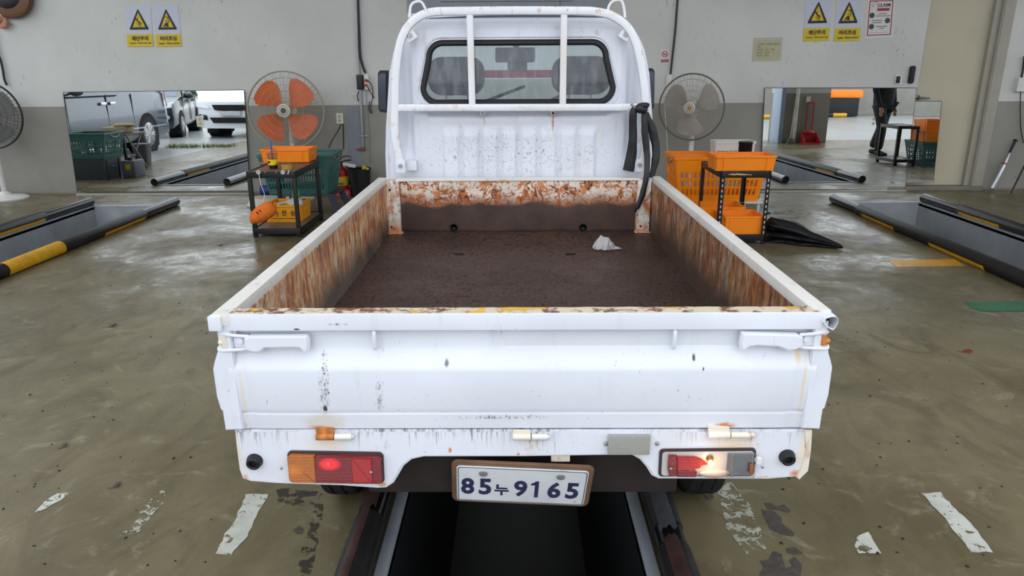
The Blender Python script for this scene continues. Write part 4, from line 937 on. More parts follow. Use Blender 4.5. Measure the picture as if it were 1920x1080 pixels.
# no smoking sign
at = wallquad((1239, 92), (1254, 91.5), (1254, 116), (1239, 117)); t = thing('no_smoking_sign', 'small red and white no-smoking sign on the wall', 'sign', at(.5, 1))
flat(at, [(0, 0), (1, 0), (1, 1), (0, 1)], 0, M('sign_white', (214, 206, 204), .5, var=.03), 'sign_sheet', t); flat(at, [(.02, .79), (.98, .79), (.98, 1), (.02, 1)], .001, m_rd, 'red_band', t)
b = B()
for a in range(24):
    a0, a1 = a*math.pi/12, (a+1)*math.pi/12
    b.prism([at(.5+r*math.cos(g), .40+r*.6*math.sin(g), .0015) for r, g in ((.40, a0), (.40, a1), (.31, a1), (.31, a0))], (0, -.0006, 0))
W = (at(1, 0)-at(0, 0)).length; line(b, at, [(.25, .24), (.75, .57)], .0018, W*.04, 1); b.out('red_ring', m_rd, t, smooth=False)
b = B(); line(b, at, [(.26, .44), (.74, .40)], .0012, W*.05, 1); line(b, at, [(.62, .33), (.70, .24)], .0012, W*.02, 1); b.out('cigarette', m_sk, t, smooth=False)
text('금연구역', at(.5, .895, .0022), at(1, .5)-at(0, .5), V((0, 0, 1)), W*.8, W*.2, M('sign_white', (214, 206, 204), .5, var=0), t)
# big information board behind the truck
at = wallquad((762, -30), (1144, -34), (1135, 148), (770, 149))
t = thing('notice_board', 'wide grey-blue wall board with white field and red stripe behind the cab', 'board', at(.5, 1))
flat(at, [(0, 0), (1, 0), (1, .30), (0, .30)], .0, M('board_grey_blue', (136, 144, 148), .5, var=.05), 'board_head', t, .012)
flat(at, [(0, .30), (1, .30), (1, 1), (0, 1)], .0, M('board_white', (228, 231, 232), .5, var=.04), 'board_field', t, .012)
flat(at, [(0, .905), (1, .90), (1, .985), (0, .985)], .0125, m_rd, 'red_stripe', t, .001)
b = B(); line(b, at, [(.165, .185), (.82, .19)], .0125, .003, 1); line(b, at, [(.757, .0), (.757, .28)], .0125, .003, 1); b.out('board_rule', m_sk, t, smooth=False)
b = B()
for u in (.226, .314, .372, .413, .489, .521, .592, .69, .735): line(b, at, [(u, .233), (u, .285)], .0125, .010, 1)
line(b, at, [(.605, .248), (.635, .248)], .0125, .008, 1); b.out('lettering', m_sk, t, smooth=False)

# ---- big mirrors leaning on the wall
k = NT('mirror_silver'); k.set('Base Color', (.86, .89, .88, 1)); k.set('Metallic', 1.); k.set('Roughness', k.ramp(k.noise(12, 6, .7, (1, 1, .3)), (.5, .006), (.8, .05)))
m_mir = k.m; m_medge = mt('dark_mirror_edge', (44, 52, 50), .3)
def mirror(tl, tr, br, bl, lean, label, yb=WY-.035, z0=.02):
    q = [onY(x, y, yb) for x, y in (tl, tr, br, bl)]; tn = math.tan(rad(lean))
    P = [V((p.x, yb+max(0, p.z-z0)*tn, p.z)) for p in q]; zb = min(P[2].z, P[3].z)
    n_ = V((0, -math.cos(rad(lean)), math.sin(rad(lean))))
    t = thing('wall_mirror', label, 'mirror', ((P[2]+P[3])/2))
    b = B(); b.prism([p+n_*.0 for p in P], -n_*.005); b.out('mirror_glass', m_mir, t, smooth=False)
    b = B()
    for a, c in ((P[0], P[1]), (P[1], P[2]), (P[3], P[0])): b.tube([a-n_*.003, c-n_*.003], .0045, 6)
    b.out('mirror_edge', m_medge, t); return P, t
MLEAN = .55
PL_, t = mirror((117, 173), (457, 169), (468, 357), (145, 360), MLEAN, 'large frameless mirror leaning on the wall at left, showing parked cars')
b = B(); b.bx(PL_[3].x, PL_[2].x, WY-.075, WY-.002, 0, .014, .003); b.out('mirror_ledge', mt('pale_mirror_ledge', (170, 166, 154), .5), t)
PR_, t = mirror((1435, 165), (1720, 165), (1697, 356), (1425, 354), MLEAN+.15, 'large frameless mirror leaning on the wall right of the orange crates')
b = B(); b.bx(PR_[3].x, PR_[2].x, WY-.075, WY-.002, 0, .014, .003); b.out('mirror_ledge', mt('pale_mirror_ledge', (170, 166, 154), .5), t)
mirror((1690, 190), (1767, 190), (1750, 341), (1680, 343), .8, 'smaller mirror standing on the door sill behind the large right mirror', WY-.022, .06)
# outlet plates let into the mirrors
def outlet(tl, tr, br, bl, y, label, nm='wall_outlet', cat='outlet', mat=None, depth=.012, holes=True):
    q = [onY(x, yy, y) for x, yy in (tl, tr, br, bl)]; c = sum(q, V())/4; w_ = (q[1]-q[0]).length; h_ = (q[0]-q[3]).length
    t = thing(nm, label, cat, (c.x, y, c.z-h_/2))
    b = B(); b.prism([(c.x+x, y-depth, c.z+z) for x, z in rrect(w_, h_, .008, 3)], (0, depth, 0), .002); b.out('cover_plate', mat or mt('ivory_plastic', (206, 204, 184), .4), t)
    if holes:
        b = B()
        for dz in (-h_*.2, h_*.2): b.lathe([(.018, 0), (.018, .002), (.014, .0025)], (c.x, y-depth, c.z+dz), (0, -1, 0), 16)
        b.out('socket_face', mt('dull_ivory_plastic', (170, 168, 150), .4), t)  # socket faces in a darker ivory than the cover plate
    return t
outlet((368, 218), (381, 217), (383, 237), (370, 238), WY-.018, 'ivory outlet plate showing through the left mirror')
outlet((1631, 217), (1645, 217), (1643, 237), (1629, 238), WY-.012, 'ivory outlet plate showing through the right mirror')
t = outlet((631, 212), (644, 212), (644, 232), (631, 232), WY-.001, 'white double wall outlet with two black cords, right of the orange fan', depth=.02)
b = B(); p, q, r2, s2 = onY(640, 232, WY-.02), onY(632, 248, WY-.02), onY(616, 277, WY-.03), onY(644, 280, WY-.03); b.tube(smoothpath([p, q, onY(622, 264, WY-.025), r2], 5), .006, 6); b.tube(smoothpath([onY(643, 232, WY-.02), onY(644, 255, WY-.02), s2], 5), .006, 6); b.out('power_cord', m_blk, t)
t = outlet((1678, 141), (1690, 141), (1689, 158), (1677, 158), WY-.001, 'white wall switch box with dark window beside the black keypad', 'switch_box', 'switch', m_whp, .02, False)
q = onY(1684, 149.5, WY-.022); b = B(); b.bx(q.x-.024, q.x+.024, WY-.024, WY-.02, q.z-.04, q.z+.04, .003); b.out('dark_window', m_blk, t)
q = onY(1708, 140, WY); t = thing('door_keypad', 'black rounded door keypad mounted on the wall left of the cream door', 'keypad', (q.x, WY, q.z-.1))
b = B(); b.prism([(q.x+x, WY-.035, q.z+z) for x, z in rrect(.062, .20, .025, 5)], (0, .035, 0), .006); b.out('housing', mt('glossy_black_plastic', (22, 22, 26), .2), t)
b = B(); b.prism([(q.x+x, WY-.038, q.z+.01+z) for x, z in rrect(.034, .12, .012, 4)], (0, .004, 0), .001); b.out('key_face', mt('dark_glass_face', (36, 34, 40), .1), t)

# ---- conduits and cables on the wall
t = thing('air_pipe', 'grey steel air pipe with red valve on the wall left of the truck', 'pipe', onY(682, 276, WY-.03))
def W_(x, y, o=.03): return onY(x, y, WY-o)
b = B(); b.tube([W_(661, -260), W_(667, -20), W_(670, 95), W_(676, 170), W_(681, 278)], .0155, 10); b.out('steel_pipe', mt('galvanised_pipe', (138, 140, 142), .35, .5), t)
b = B(); b.tube([W_(686, 168), W_(690, 240), W_(694, 305)], .006, 6); b.out('thin_rod', mt('galvanised_pipe', (138, 140, 142), .35, .5), t)
b = B(); b.box(W_(683, 255, .02), (.13, .02, .014), .003); b.out('pipe_clamp', m_steel, t)
b = B(); b.tube([W_(679, 280, .04), W_(668, 280, .06)], .009, 8); b.box(W_(681, 279, .035), (.035, .04, .05), .006); b.out('valve', M('red_brown_valve', (120, 58, 44), .5, var=.2), t, label='red-brown valve')
t = thing('cable_hose', 'thick black cable hose running down the wall to the sockets', 'cable', W_(685, 138))
b = B(); b.tube(smoothpath([W_(662, -260), W_(670, -25), W_(673, 50), W_(675, 100), W_(679, 120), W_(685, 137)], 5), .014, 8); b.out('hose', m_blk, t)
t = thing('socket_box', 'black box with white socket strip and red plugs on the wall pipe', 'outlet', W_(682, 168))
a_, c_ = W_(669, 140, .03), W_(682, 168, .03); b = B(); b.bx(a_.x, c_.x, WY-.08, WY-.005, c_.z, a_.z, .012); b.out('black_box', m_blk, t)
a_, c_ = W_(683, 140, .03), W_(693, 168, .03); b = B(); b.bx(a_.x, c_.x, WY-.06, WY-.005, c_.z, a_.z, .008); b.out('socket_strip', m_whp, t)
for y in (151, 160): b = B(); q = W_(687, y, .06); b.cyl((q.x, WY-.06, q.z), (q.x, WY-.095, q.z), .018, n=12); b.out('red_plug', mt('red_plastic', (160, 34, 36), .4), t)
b = B(); b.tube(smoothpath([W_(688, 150, .09), W_(697, 160, .06), W_(699, 180), W_(695, 200), W_(697, 212), W_(692, 206), W_(693, 190)], 5), .005, 6); b.tube(smoothpath([W_(688, 160, .09), W_(694, 172, .05), W_(702, 184)], 5), .005, 6); b.tube(smoothpath([W_(676, 168), W_(670, 178), W_(672, 190)], 4), .006, 6); b.out('plug_cord', m_blk, t)
b = B(); b.poly([W_(650, 200, .0015), W_(678, 200, .0015), W_(678, 330, .0015), W_(652, 330, .0015)]); b.solid(.0008); b.out('painted_patch', M('blue_grey_wall_patch', (126, 130, 136), .6, var=.06), WALL, smooth=False)
t = thing('cable_conduit', 'black conduit ending in a white junction box above the right fan', 'cable', W_(1254, 158))
b = B(); b.tube([W_(1295, -260), W_(1272, -20), W_(1266, 60), W_(1257, 141)], .0125, 10); b.out('black_conduit', m_blk, t)
b = B(); b.box(W_(1255, 148), (.045, .05, .1), .008); b.box(W_(1251, 152, .02), (.03, .03, .12), .006); b.out('junction_box', m_whp, t)
b = B(); b.tube(smoothpath([W_(1253, 158), W_(1247, 200), W_(1250, 250), W_(1254, 320), W_(1262, 366)], 5), .004, 6); b.out('white_cord', m_whp, t)

# ---- pedestal fans
def fan(c, R, yaw, tilt, label, blade, nb, cage, cagec, hubm, base, pole_mat, depth=.17, phase=0., capm=None, wires=54, back=.16):
    c = V(c); t = thing('pedestal_fan', label, 'fan', (c.x, c.y+.12, 0))
    Rm = Matrix.Rotation(yaw, 3, 'Z') @ Matrix.Rotation(tilt, 3, 'X')
    def L(x, y, z): return c+Rm @ V((x, y, z))
    b = B()
    for s, yy in ((-1, -depth*.45), (1, depth*.45)): pass
    n = 48
    b.tube([L(R*math.cos(a*2*math.pi/n), 0, R*math.sin(a*2*math.pi/n)) for a in range(n)], .0085, 8, closed=True)
    b.tube([L(R*math.cos(a*2*math.pi/n), .02, R*math.sin(a*2*math.pi/n)) for a in range(n)], .0065, 6, closed=True); b.out('cage_rim', cagec, t)
    for nm, s in (('front_grille', -1), ('rear_grille', 1)):
        b = B(); m_ = wires if s < 0 else wires//2
        for i in range(m_):
            a = 2*math.pi*i/m_; ca, sa = math.cos(a), math.sin(a)
            pts = [L(ca*r, s*depth*.5*(1-(r/R)**4)**.8, sa*r) for r in (R*.17, R*.5, R*.8, R*.94, R)]
            b.tube(pts, .0016, 4, caps=False)
        for rr in ((.33, .5, .66, .84) if s < 0 else (.5, .84)):
            b.tube([L(R*rr*math.cos(a*2*math.pi/36), s*depth*.5*(1-rr**4)**.8, R*rr*math.sin(a*2*math.pi/36)) for a in range(36)], .0020, 5, closed=True)
        b.out(nm, cage, t)
    b = B(); ax = Rm @ V((0, -1, 0)); b.lathe([(R*.17, -.01), (R*.175, .0), (R*.17, .012), (R*.14, .016), (0, .018)], L(0, -depth*.5, 0), ax, 28); hb = b.out('hub_badge', hubm, t)
    b = B()
    for i in range(24):
        a = 2*math.pi*i/24; b.tube([L(R*.10*math.cos(a), -depth*.5-.019, R*.10*math.sin(a)), L(R*.145*math.cos(a), -depth*.5-.018, R*.145*math.sin(a))], .0028, 4)
    b.out('hub_slot', m_blk, hb)
    b = B(); b.lathe([(R*.075, 0), (R*.07, .004), (0, .005)], L(0, -depth*.5-.018, 0), ax, 20); b.out('hub_emblem', capm or mt('bronze_cap', (168, 120, 60), .4, .3), hb)
    b = B(); b.lathe([(R*.13, -.04), (R*.15, 0), (R*.13, .05), (0, .06)], L(0, .0, 0), ax, 20)
    b.out('spinner', blade, t)
    for i in range(nb):
        a0 = phase+2*math.pi*i/nb; b = B()
        def bf(u, v, a0=a0):
            r = R*(.13+.75*v); wd = (.20+.42*math.sin(math.pi*min(1, v*.62+.12))**1.2)*(1.0 if v < .85 else 1-((v-.85)/.15)**2*.25)
            a = a0+(u-.5)*wd*1.9+.20*v; return L(r*math.cos(a), (u-.5)*.07*(1-.4*v)+.005, r*math.sin(a))
        b.grid(bf, 8, 10); b.solid(.004); b.out('blade', blade, t, ang=60)
    b = B(); b.tube([L(0, .03, 0), L(0, .03+back*.4, 0), L(0, .05+back*1.2, 0)], [R*.20, R*.24, R*.17], 18); b.out('motor', pole_mat, t)
    p = L(0, back, 0); b = B(); b.cyl((p.x, p.y, .05), (p.x, p.y, c.z-R*.62), .030, .026, 14); b.cyl((p.x, p.y, c.z-R*.62), (p.x, p.y, p.z-.05), .020, n=12); b.cyl((p.x, p.y, c.z-R*1.06), (p.x, p.y, c.z-R*1.0), .036, n=14); b.box((p.x, p.y, p.z-.06), (.06, .06, .08), .01); b.out('pole', pole_mat, t)
    b = B(); b.lathe([(base, 0), (base, .015), (base*.9, .03), (base*.3, .055), (.05, .09), (.0, .09)], (p.x, p.y, 0), n=32); b.out('base', pole_mat, t); return t
m_cream = mt('cream_enamel', (206, 204, 190), .4); m_wire = M('dull_cream_wire', (150, 146, 126), .45, var=.1); m_brwire = M('brown_wire', (96, 88, 74), .45, var=.1)
m_bl_or = M('orange_fan_blade', (206, 92, 34), .4, var=.12); m_bl_gr = M('smoky_grey_fan_blade', (150, 142, 134), .4, var=.1); m_bl_dk = M('dark_fan_blade', (92, 90, 86), .45, var=.1)
c_ = onY(536, 207, 8.25); fan(c_, .42, rad(4), rad(-2), 'large pedestal fan with orange blades behind the left cart', m_bl_or, 4, m_wire, m_wire, m_cream, .2, m_cream, .2, rad(38), mt('dark_cap', (70, 62, 50), .4))
c_ = onY(1296, 201, 8.15); fan(c_, .355, rad(-24), rad(2), 'smaller cream pedestal fan with smoky grey blades right of the truck', m_bl_gr, 3, m_wire, m_brwire, m_cream, .22, m_whp, .17, rad(20))
c_ = onY(-27, 216, 8.42); fan(c_, .385, rad(8), 0, 'black-rimmed pedestal fan on a white round base, cut by the left frame edge', m_bl_dk, 4, mt('black_wire', (34, 33, 32), .4), mt('black_wire', (34, 33, 32), .4), m_blk, .24, m_whp, .12, .3, back=.05)
# cord of the edge fan up the wall, and hose reel in the corner
t = thing('hanging_cord', 'black cord hanging down the wall above the black-rimmed left fan', 'cable', W_(10, 155)); b = B(); b.tube(smoothpath([W_(-60, -200), W_(-18, 20), W_(-6, 90), W_(3, 120), W_(8, 148), W_(13, 160)], 5), .013, 8); b.out('cord', m_blk, t)
q = W_(14, -10, .1); t = thing('hose_reel', 'dark round reel with brown rim at the top left corner of the wall', 'reel', (q.x, WY, q.z-.2))
b = B(); b.lathe([(.17, 0), (.24, .01), (.255, .05), (.24, .09), (.2, .1)], (q.x, WY-.01, q.z), (0, -1, 0), 36); b.out('rim', mt('brown_enamel', (96, 62, 34), .4), t)
b = B(); b.lathe([(.21, 0), (.215, .06), (.17, .09), (.08, .10), (0, .1)], (q.x-.02, WY-.02, q.z+.02), (0, -1, 0), 30); b.out('drum', m_blk, t)
q = W_(2, 38, .06); t = thing('dried_flower', 'faded pink dried bloom hanging below the dark reel at top left', 'flower', (q.x, WY-.05, q.z-.11)); q.z -= .02
for i in range(9):
    a = i*.7; b = B(); b.ell((q.x+.035*math.cos(a), WY-.05+.01*math.sin(a*2), q.z+.045*math.sin(a)), (.032, .018, .036), Matrix.Rotation(a, 3, 'Y'), 10, 6); b.out('petal', M('faded_pink_petal', (172, 118, 96), .7, var=.25), t)
b = B(); b.tube([(q.x, WY-.05, q.z), (q.x+.08, WY-.05, q.z-.02), (q.x+.11, WY-.045, q.z-.025)], .005, 6); b.tube([(q.x, WY-.04, q.z), (q.x-.01, WY-.02, q.z+.12)], .004, 6); b.out('stem', mt('dry_stem', (92, 84, 62), .7), t)
# ---- crates and baskets
def crate(x0, x1, y0, y1, z, h, mat, label, name='plastic_crate', cat='crate', group=None, th=.006, ribs=True, taper=.012):
    t = thing(name, label, cat, ((x0+x1)/2, (y0+y1)/2, z), group)
    b = B(); b.bx(x0+taper, x1-taper, y0+taper, y1-taper, z, z+.006); b.out('base', mat, t)
    def wall(p, q, r2, s2, nm='side_panel'):
        b = B(); b.poly([p, q, r2, s2]); b.solid(th); return b.out(nm, mat, t)
    zt = z+h
    wall((x0+taper, y0+taper, z), (x1-taper, y0+taper, z), (x1, y0, zt), (x0, y0, zt)); wall((x0+taper, y1-taper, z), (x1-taper, y1-taper, z), (x1, y1, zt), (x0, y1, zt))
    wall((x0+taper, y0+taper, z), (x0+taper, y1-taper, z), (x0, y1, zt), (x0, y0, zt)); wall((x1-taper, y0+taper, z), (x1-taper, y1-taper, z), (x1, y1, zt), (x1, y0, zt))
    b = B()
    for (a, c) in (((x0, y0), (x1, y0)), ((x1, y0), (x1, y1)), ((x1, y1), (x0, y1)), ((x0, y1), (x0, y0))): b.tube([(a[0], a[1], zt), (c[0], c[1], zt)], .009, 8, sq=True, ref=(0, 0, 1))
    b.out('rim', mat, t)
    if ribs:
        b = B()
        for f in (.14, .86):
            x = x0+(x1-x0)*f; b.tube([(x, y0+taper-.004, z), (x, y0-.004, zt)], .006, 4, sq=True, ref=(0, 1, 0)); y = y0+(y1-y0)*f; b.tube([(x1-taper+.004, y, z), (x1+.004, y, zt)], .006, 4, sq=True, ref=(1, 0, 0)); b.tube([(x0+taper-.004, y, z), (x0-.004, y, zt)], .006, 4, sq=True, ref=(1, 0, 0))
        b.tube([(x1+.003, y0+(y1-y0)*.35, z+h*.62), (x1+.003, y0+(y1-y0)*.65, z+h*.62)], .007, 6); b.out('rib', mat, t)
    return t
def basket(x0, x1, y0, y1, z, h, mat, label, name='laundry_basket', cat='basket', taper=.07, rows=3, handle=True, nslot=16):
    """tapered basket: its walls are a lattice of bars between slots"""
    t = thing(name, label, cat, ((x0+x1)/2, (y0+y1)/2, z))
    def P(s, u, v):
        f = taper*(1-v); a0, a1, b0, b1 = x0+f, x1-f, y0+f*.7, y1-f*.7; zz = z+h*v
        return [V((a0+(a1-a0)*u, b0, zz)), V((a1, b0+(b1-b0)*u, zz)), V((a1-(a1-a0)*u, b1, zz)), V((a0, b1-(b1-b0)*u, zz))][s]
    b = B(); f = taper; b.bx(x0+f, x1-f, y0+f*.7, y1-f*.7, z, z+.012, .004); b.out('base', mat, t)
    vs = [0, .10]+[.10+.60*(i+k_)/rows for i in range(rows) for k_ in (.25, 1)]+[.86, 1]
    for s in range(4):
        n = nslot if s % 2 == 0 else max(6, nslot*2//3); us = [0, .04]
        for i in range(n): us += [.04+.92*(i+.62)/n, .04+.92*(i+1)/n]
        us += [1]; us = sorted(set(us)); b = B(); rows_ = [[b.bm.verts.new(P(s, u, v)) for v in vs] for u in us]
        for i in range(len(us)-1):
            for j in range(len(vs)-1):
                slot_u = (i % 2 == 1) and 0 < i < len(us)-2; slot_v = 1 <= j < 1+2*rows and (j-1) % 2 == 1
                if slot_u and slot_v: continue
                b.bm.faces.new((rows_[i][j], rows_[i+1][j], rows_[i+1][j+1], rows_[i][j+1]))
        b.solid(.007); b.out('lattice_side', mat, t)
    b = B(); q = [P(0, 0, 1), P(0, 1, 1), P(2, 0, 1), P(2, 1, 1)]; 
    for a, c in zip(q, q[1:]+q[:1]): b.tube([a, c], .013, 8, sq=True, ref=(0, 0, 1))
    b.out('rim', mat, t)
    if handle:
        b = B()
        for s_, xx in ((-1, x0), (1, x1)):
            ym = (y0+y1)/2; b.tube(smoothpath([(xx, ym-.11, z+h*.99), (xx+s_*.012, ym-.10, z+h*.90), (xx+s_*.016, ym, z+h*.84), (xx+s_*.012, ym+.10, z+h*.90), (xx, ym+.11, z+h*.99)], 5), .006, 8)
        b.out('wire_handle', m_steel, t, label='steel wire handle')
    return t
# ---- left cart
t = thing('tool_cart', 'black two-tier steel cart with brown tops left of the truck', 'cart', (-2.18, 6.8, 0))
cx0, cx1, cy0, cy1, ch = -2.42, -1.985, 6.40, 7.20, .60
for x in (cx0, cx1-.035):
    for y in (cy0, cy1-.035): b = B(); b.bx(x, x+.035, y, y+.035, 0, ch, .003); b.out('leg', m_cart, t)
def tier(z0_, z1_, tray, par, x0, x1, y0, y1, mat=None):
    b = B(); 
    for (a, c, d, e) in ((x0, x1, y0, y0+.006), (x0, x1, y1-.006, y1), (x0, x0+.006, y0, y1), (x1-.006, x1, y0, y1)): b.bx(a-.002, c+.002, d-.002, e+.002, z0_, z1_, .002)
    o = b.out('shelf_frame', mat or m_cart, par); b = B(); b.bx(x0+.006, x1-.006, y0+.006, y1-.006, z1_-.018, z1_-.008); b.out('shelf_board', tray, o)
tier(ch-.058, ch+.002, m_tray, t, cx0, cx1, cy0, cy1); tier(.03, .085, m_tray, t, cx0, cx1, cy0, cy1)
for px in (484.5, 498, 518, 530.5):
    q = onY(px, 323, cy0-.005); big = px in (484.5, 530.5); b = B(); r_ = .020 if big else .012
    b.lathe([(r_, 0), (r_, .008), (r_*.55, .010), (r_*.5, .005), (0, .005)], (q.x, cy0-.002, q.z), (0, -1, 0), 18)
    tag(b.out('magnet', mt('grey_white_magnet' if big else 'dull_grey_magnet', (190, 190, 182) if big else (96, 96, 96), .4)), ('large white ring magnet' if big else 'small grey round magnet')+' on the cart front, '+{484.5: 'holding the toy string', 498: 'left of the two small ones', 518: 'right of the two small ones', 530.5: 'near the right leg'}[px], 'magnet', 'magnets on the cart front')
q = onY(541, 323, cy0-.008); b = B(); b.tube([q+V((.008, 0, .018)), q-V((.008, 0, .018))], .006, 8); tag(b.out('magnet_stick', mt('grey_white_magnet', (190, 190, 182), .4)), 'short white stick magnet on the cart front next to the right leg', 'magnet')
crate(-2.49, -2.03, 7.02, 7.32, ch+.002, .118, m_or, 'orange crate on the rear of the left cart top')
# iced coffee
q = onZ(513, 316, ch-.006); t = thing('coffee_cup', 'clear plastic cup of dark iced coffee with yellow sleeve and blue straw', 'cup', (q.x, q.y, ch-.006)); z_ = ch-.006
b = B(); b.lathe([(.038, 0), (.047, .135), (.048, .138), (.0455, .135), (.0365, .004), (.0, .004)], (q.x, q.y, z_), n=28); b.out('cup_body', glass('clear_cup_plastic', (245, 245, 245), .05, .95), t)
b = B(); b.lathe([(.0, .005), (.036, .005), (.0415, .088), (.0, .088)], (q.x, q.y, z_), n=24); b.out('coffee', mt('dark_coffee', (40, 18, 12), .1, var=.1), t)
b = B(); b.lathe([(.0415, .035), (.0455, .088), (.0462, .088), (.0422, .035)], (q.x, q.y, z_), n=28); sl = b.out('yellow_sleeve', M('yellow_sleeve_print', (236, 206, 20), .45, var=.04), t)
b = B(); b.lathe([(.050, .136), (.050, .145), (.046, .150), (.036, .178), (.010, .186), (.0, .186)], (q.x, q.y, z_), n=28); b.out('domed_lid', glass('clear_lid_plastic', (248, 248, 250), .05, .93), t)
b = B(); b.bx(q.x-.030, q.x-.012, q.y-.0452, q.y-.042, z_+.055, z_+.075, .001); b.out('print_mark', m_sk, sl)
b = B(); b.tube([(q.x-.004, q.y, z_+.02), (q.x+.0, q.y, z_+.25)], .006, 8); b.out('straw', mt('blue_straw', (44, 92, 168), .4), t)
q = onZ(539, 316.5, ch-.006); b = B(); b.lathe([(.038, 0), (.054, 0), (.054, .045), (.038, .045), (.038, 0)], (q.x, q.y, ch-.006), n=28); t = thing('tape_roll', 'brass-coloured tape roll lying on the left cart top', 'tape', (q.x, q.y, ch-.006)); b.out('tape_coil', M('amber_packing_tape', (176, 140, 62), .3, .1, var=.1), t)
b = B(); b.lathe([(.033, .001), (.038, .001), (.038, .044), (.033, .044), (.033, .001)], (q.x, q.y, ch-.006), n=24); b.out('cardboard_core', m_tray, t)
b = B(); b.bx(q.x-.09, q.x+.055, q.y-.03, q.y+.02, ch+.0395, ch+.047, .002); tag(b.out('flat_stick', mt('brown_slat', (110, 80, 66), .5)), 'thin brown slat lying across the tape roll', 'slat')
b = B(); q = onZ(497, 307, ch-.006); b.bx(q.x-.06, q.x+.05, q.y-.015, q.y+.015, ch-.006, ch+.008, .003); tag(b.out('wooden_offcut', mt('tan_wood', (170, 112, 70), .6)), 'small tan wood offcut behind the coffee cup', 'wood')
# stuffed toy hanging on a string
q = onY(485, 324, cy0-.012); c = onY(494, 398.5, cy0-.085); d = (onY(516, 384, cy0-.085)-onY(471, 413, cy0-.085)).normalized(); up_ = V((-d.z, 0, d.x))
t = thing('stuffed_toy', 'small orange plush toy hanging by a white string from the cart', 'toy', c-V((0, 0, .08)))
m_pl = M('orange_plush', (222, 112, 34), .9, var=.14, scale=30, bump=.3)
b = B(); prof_ = [(-.135, .012), (-.125, .040), (-.10, .056), (-.05, .068), (0, .074), (.05, .073), (.09, .062), (.115, .040), (.124, .012)]
b.tube([c+d*s_ for s_, r_ in prof_], [r_ for s_, r_ in prof_], 20); b.jitter(.003, 20); BODY = b.out('body', m_pl, t)
b = B(); b.ell(c-d*.118-up_*.012+V((0, -.005, 0)), (.034, .034, .030)); b.out('snout', m_pl, t)
b = B(); p = c-d*.075+up_*.045; b.ell(p+V((0, -.035, 0)), (.018, .012, .02)); b.ell(p+V((0, .03, 0)), (.018, .012, .02)); b.out('ear', m_pl, t)
b = B()
for s_ in (-.02, .012): p = c+d*s_+up_*.022+V((0, -.068, 0)); b.tube([p-d*.004+up_*.014, p+d*.004-up_*.014], .006, 8)
b.out('dark_patch', m_blk, t, label='two short black slits')
b = B()
for s_, u2 in ((-.125, .0), (-.132, -.02), (-.105, -.035), (-.088, -.04)): p = c+d*s_+up_*u2+V((0, -.040, 0)); b.ell(p, (.004, .003, .004), None, 8, 6)
b.out('stitch_mark', mt('dark_orange_stitch', (120, 48, 14), .7), t)
b = B(); b.tube(smoothpath([c+d*.118+V((0, 0, .0)), c+d*.14+up_*.012, c+d*.15+up_*.002], 4), [.011]*9, 8); b.out('tail', m_pl, t)
b = B(); b.tube(smoothpath([q, onY(489, 345, cy0-.03), onY(496, 366, cy0-.06), c+d*.03+up_*.07], 5), .0028, 6); b.out('string', m_whp, t, label='white hanging string')
# lower shelf
lz = .078
t = crate(-2.40, -2.065, 6.70, 7.06, lz, .155, m_ye, 'yellow crate lettered in black on the lower shelf of the left cart')
text('(주)  전  성', V((-2.235, 6.706-.012+.004-.004, lz+.085)), (1, 0, 0), (0, .06, 1), .24, .062, m_sk, t, 'lettering', .02)
b = B(); x = -2.33
while x < -2.12: b.bx(x, x+.018, 6.695, 6.699, lz+.034, lz+.040); x += .024
b.out('small_print', m_sk, t, smooth=False)
def bottle(x, y, z, h, r, mat, cap, label, lab=None):
    t = thing('bottle', label, 'bottle', (x, y, z)); b = B(); b.lathe([(r*.9, 0), (r, .01), (r, h*.55), (r*.85, h*.68), (r*.42, h*.84), (r*.36, h*.92), (0, h*.92)], (x, y, z), n=20); b.out('bottle_body', mat, t)
    b = B(); b.lathe([(r*.42, h*.91), (r*.42, h), (0, h)], (x, y, z), n=16); b.out('cap', cap, t)
    if lab: b = B(); b.lathe([(r*1.01, h*.27), (r*1.02, h*.275), (r*1.02, h*.5), (r*1.01, h*.505)], (x, y, z), n=20); b.out('bottle_label', lab, t)
bottle(-2.17, 6.97, lz+.008, .36, .042, M('green_bottle_plastic', (60, 140, 84), .2, var=.1), m_whp, 'tall green bottle with white cap standing in the yellow crate', mt('pale_bottle_label', (176, 198, 190), .4))
bottle(-2.105, 7.0, lz+.008, .165, .027, mt('pink_white_plastic', (220, 196, 200), .4), mt('red_plastic', (160, 34, 36), .4), 'small white bottle with red cap inside the yellow crate, right of the green bottle')
b = B(); q0 = V((-2.16, 6.80, lz+.158))
b.tube(smoothpath([q0+V((-.13, -.06, .0)), q0+V((-.05, -.02, .02)), q0+V((.02, -.05, .006)), q0+V((.08, .0, .03)), q0+V((.09, -.06, .008)), q0+V((.0, -.01, .03)), q0+V((-.06, .02, .012))], 6), .016, 8); b.jitter(.01, 18)
tag(b.out('rag', M('grey_white_rag', (190, 188, 186), .9, var=.15)), 'twisted white rag lying over the yellow crate edge', 'rag')
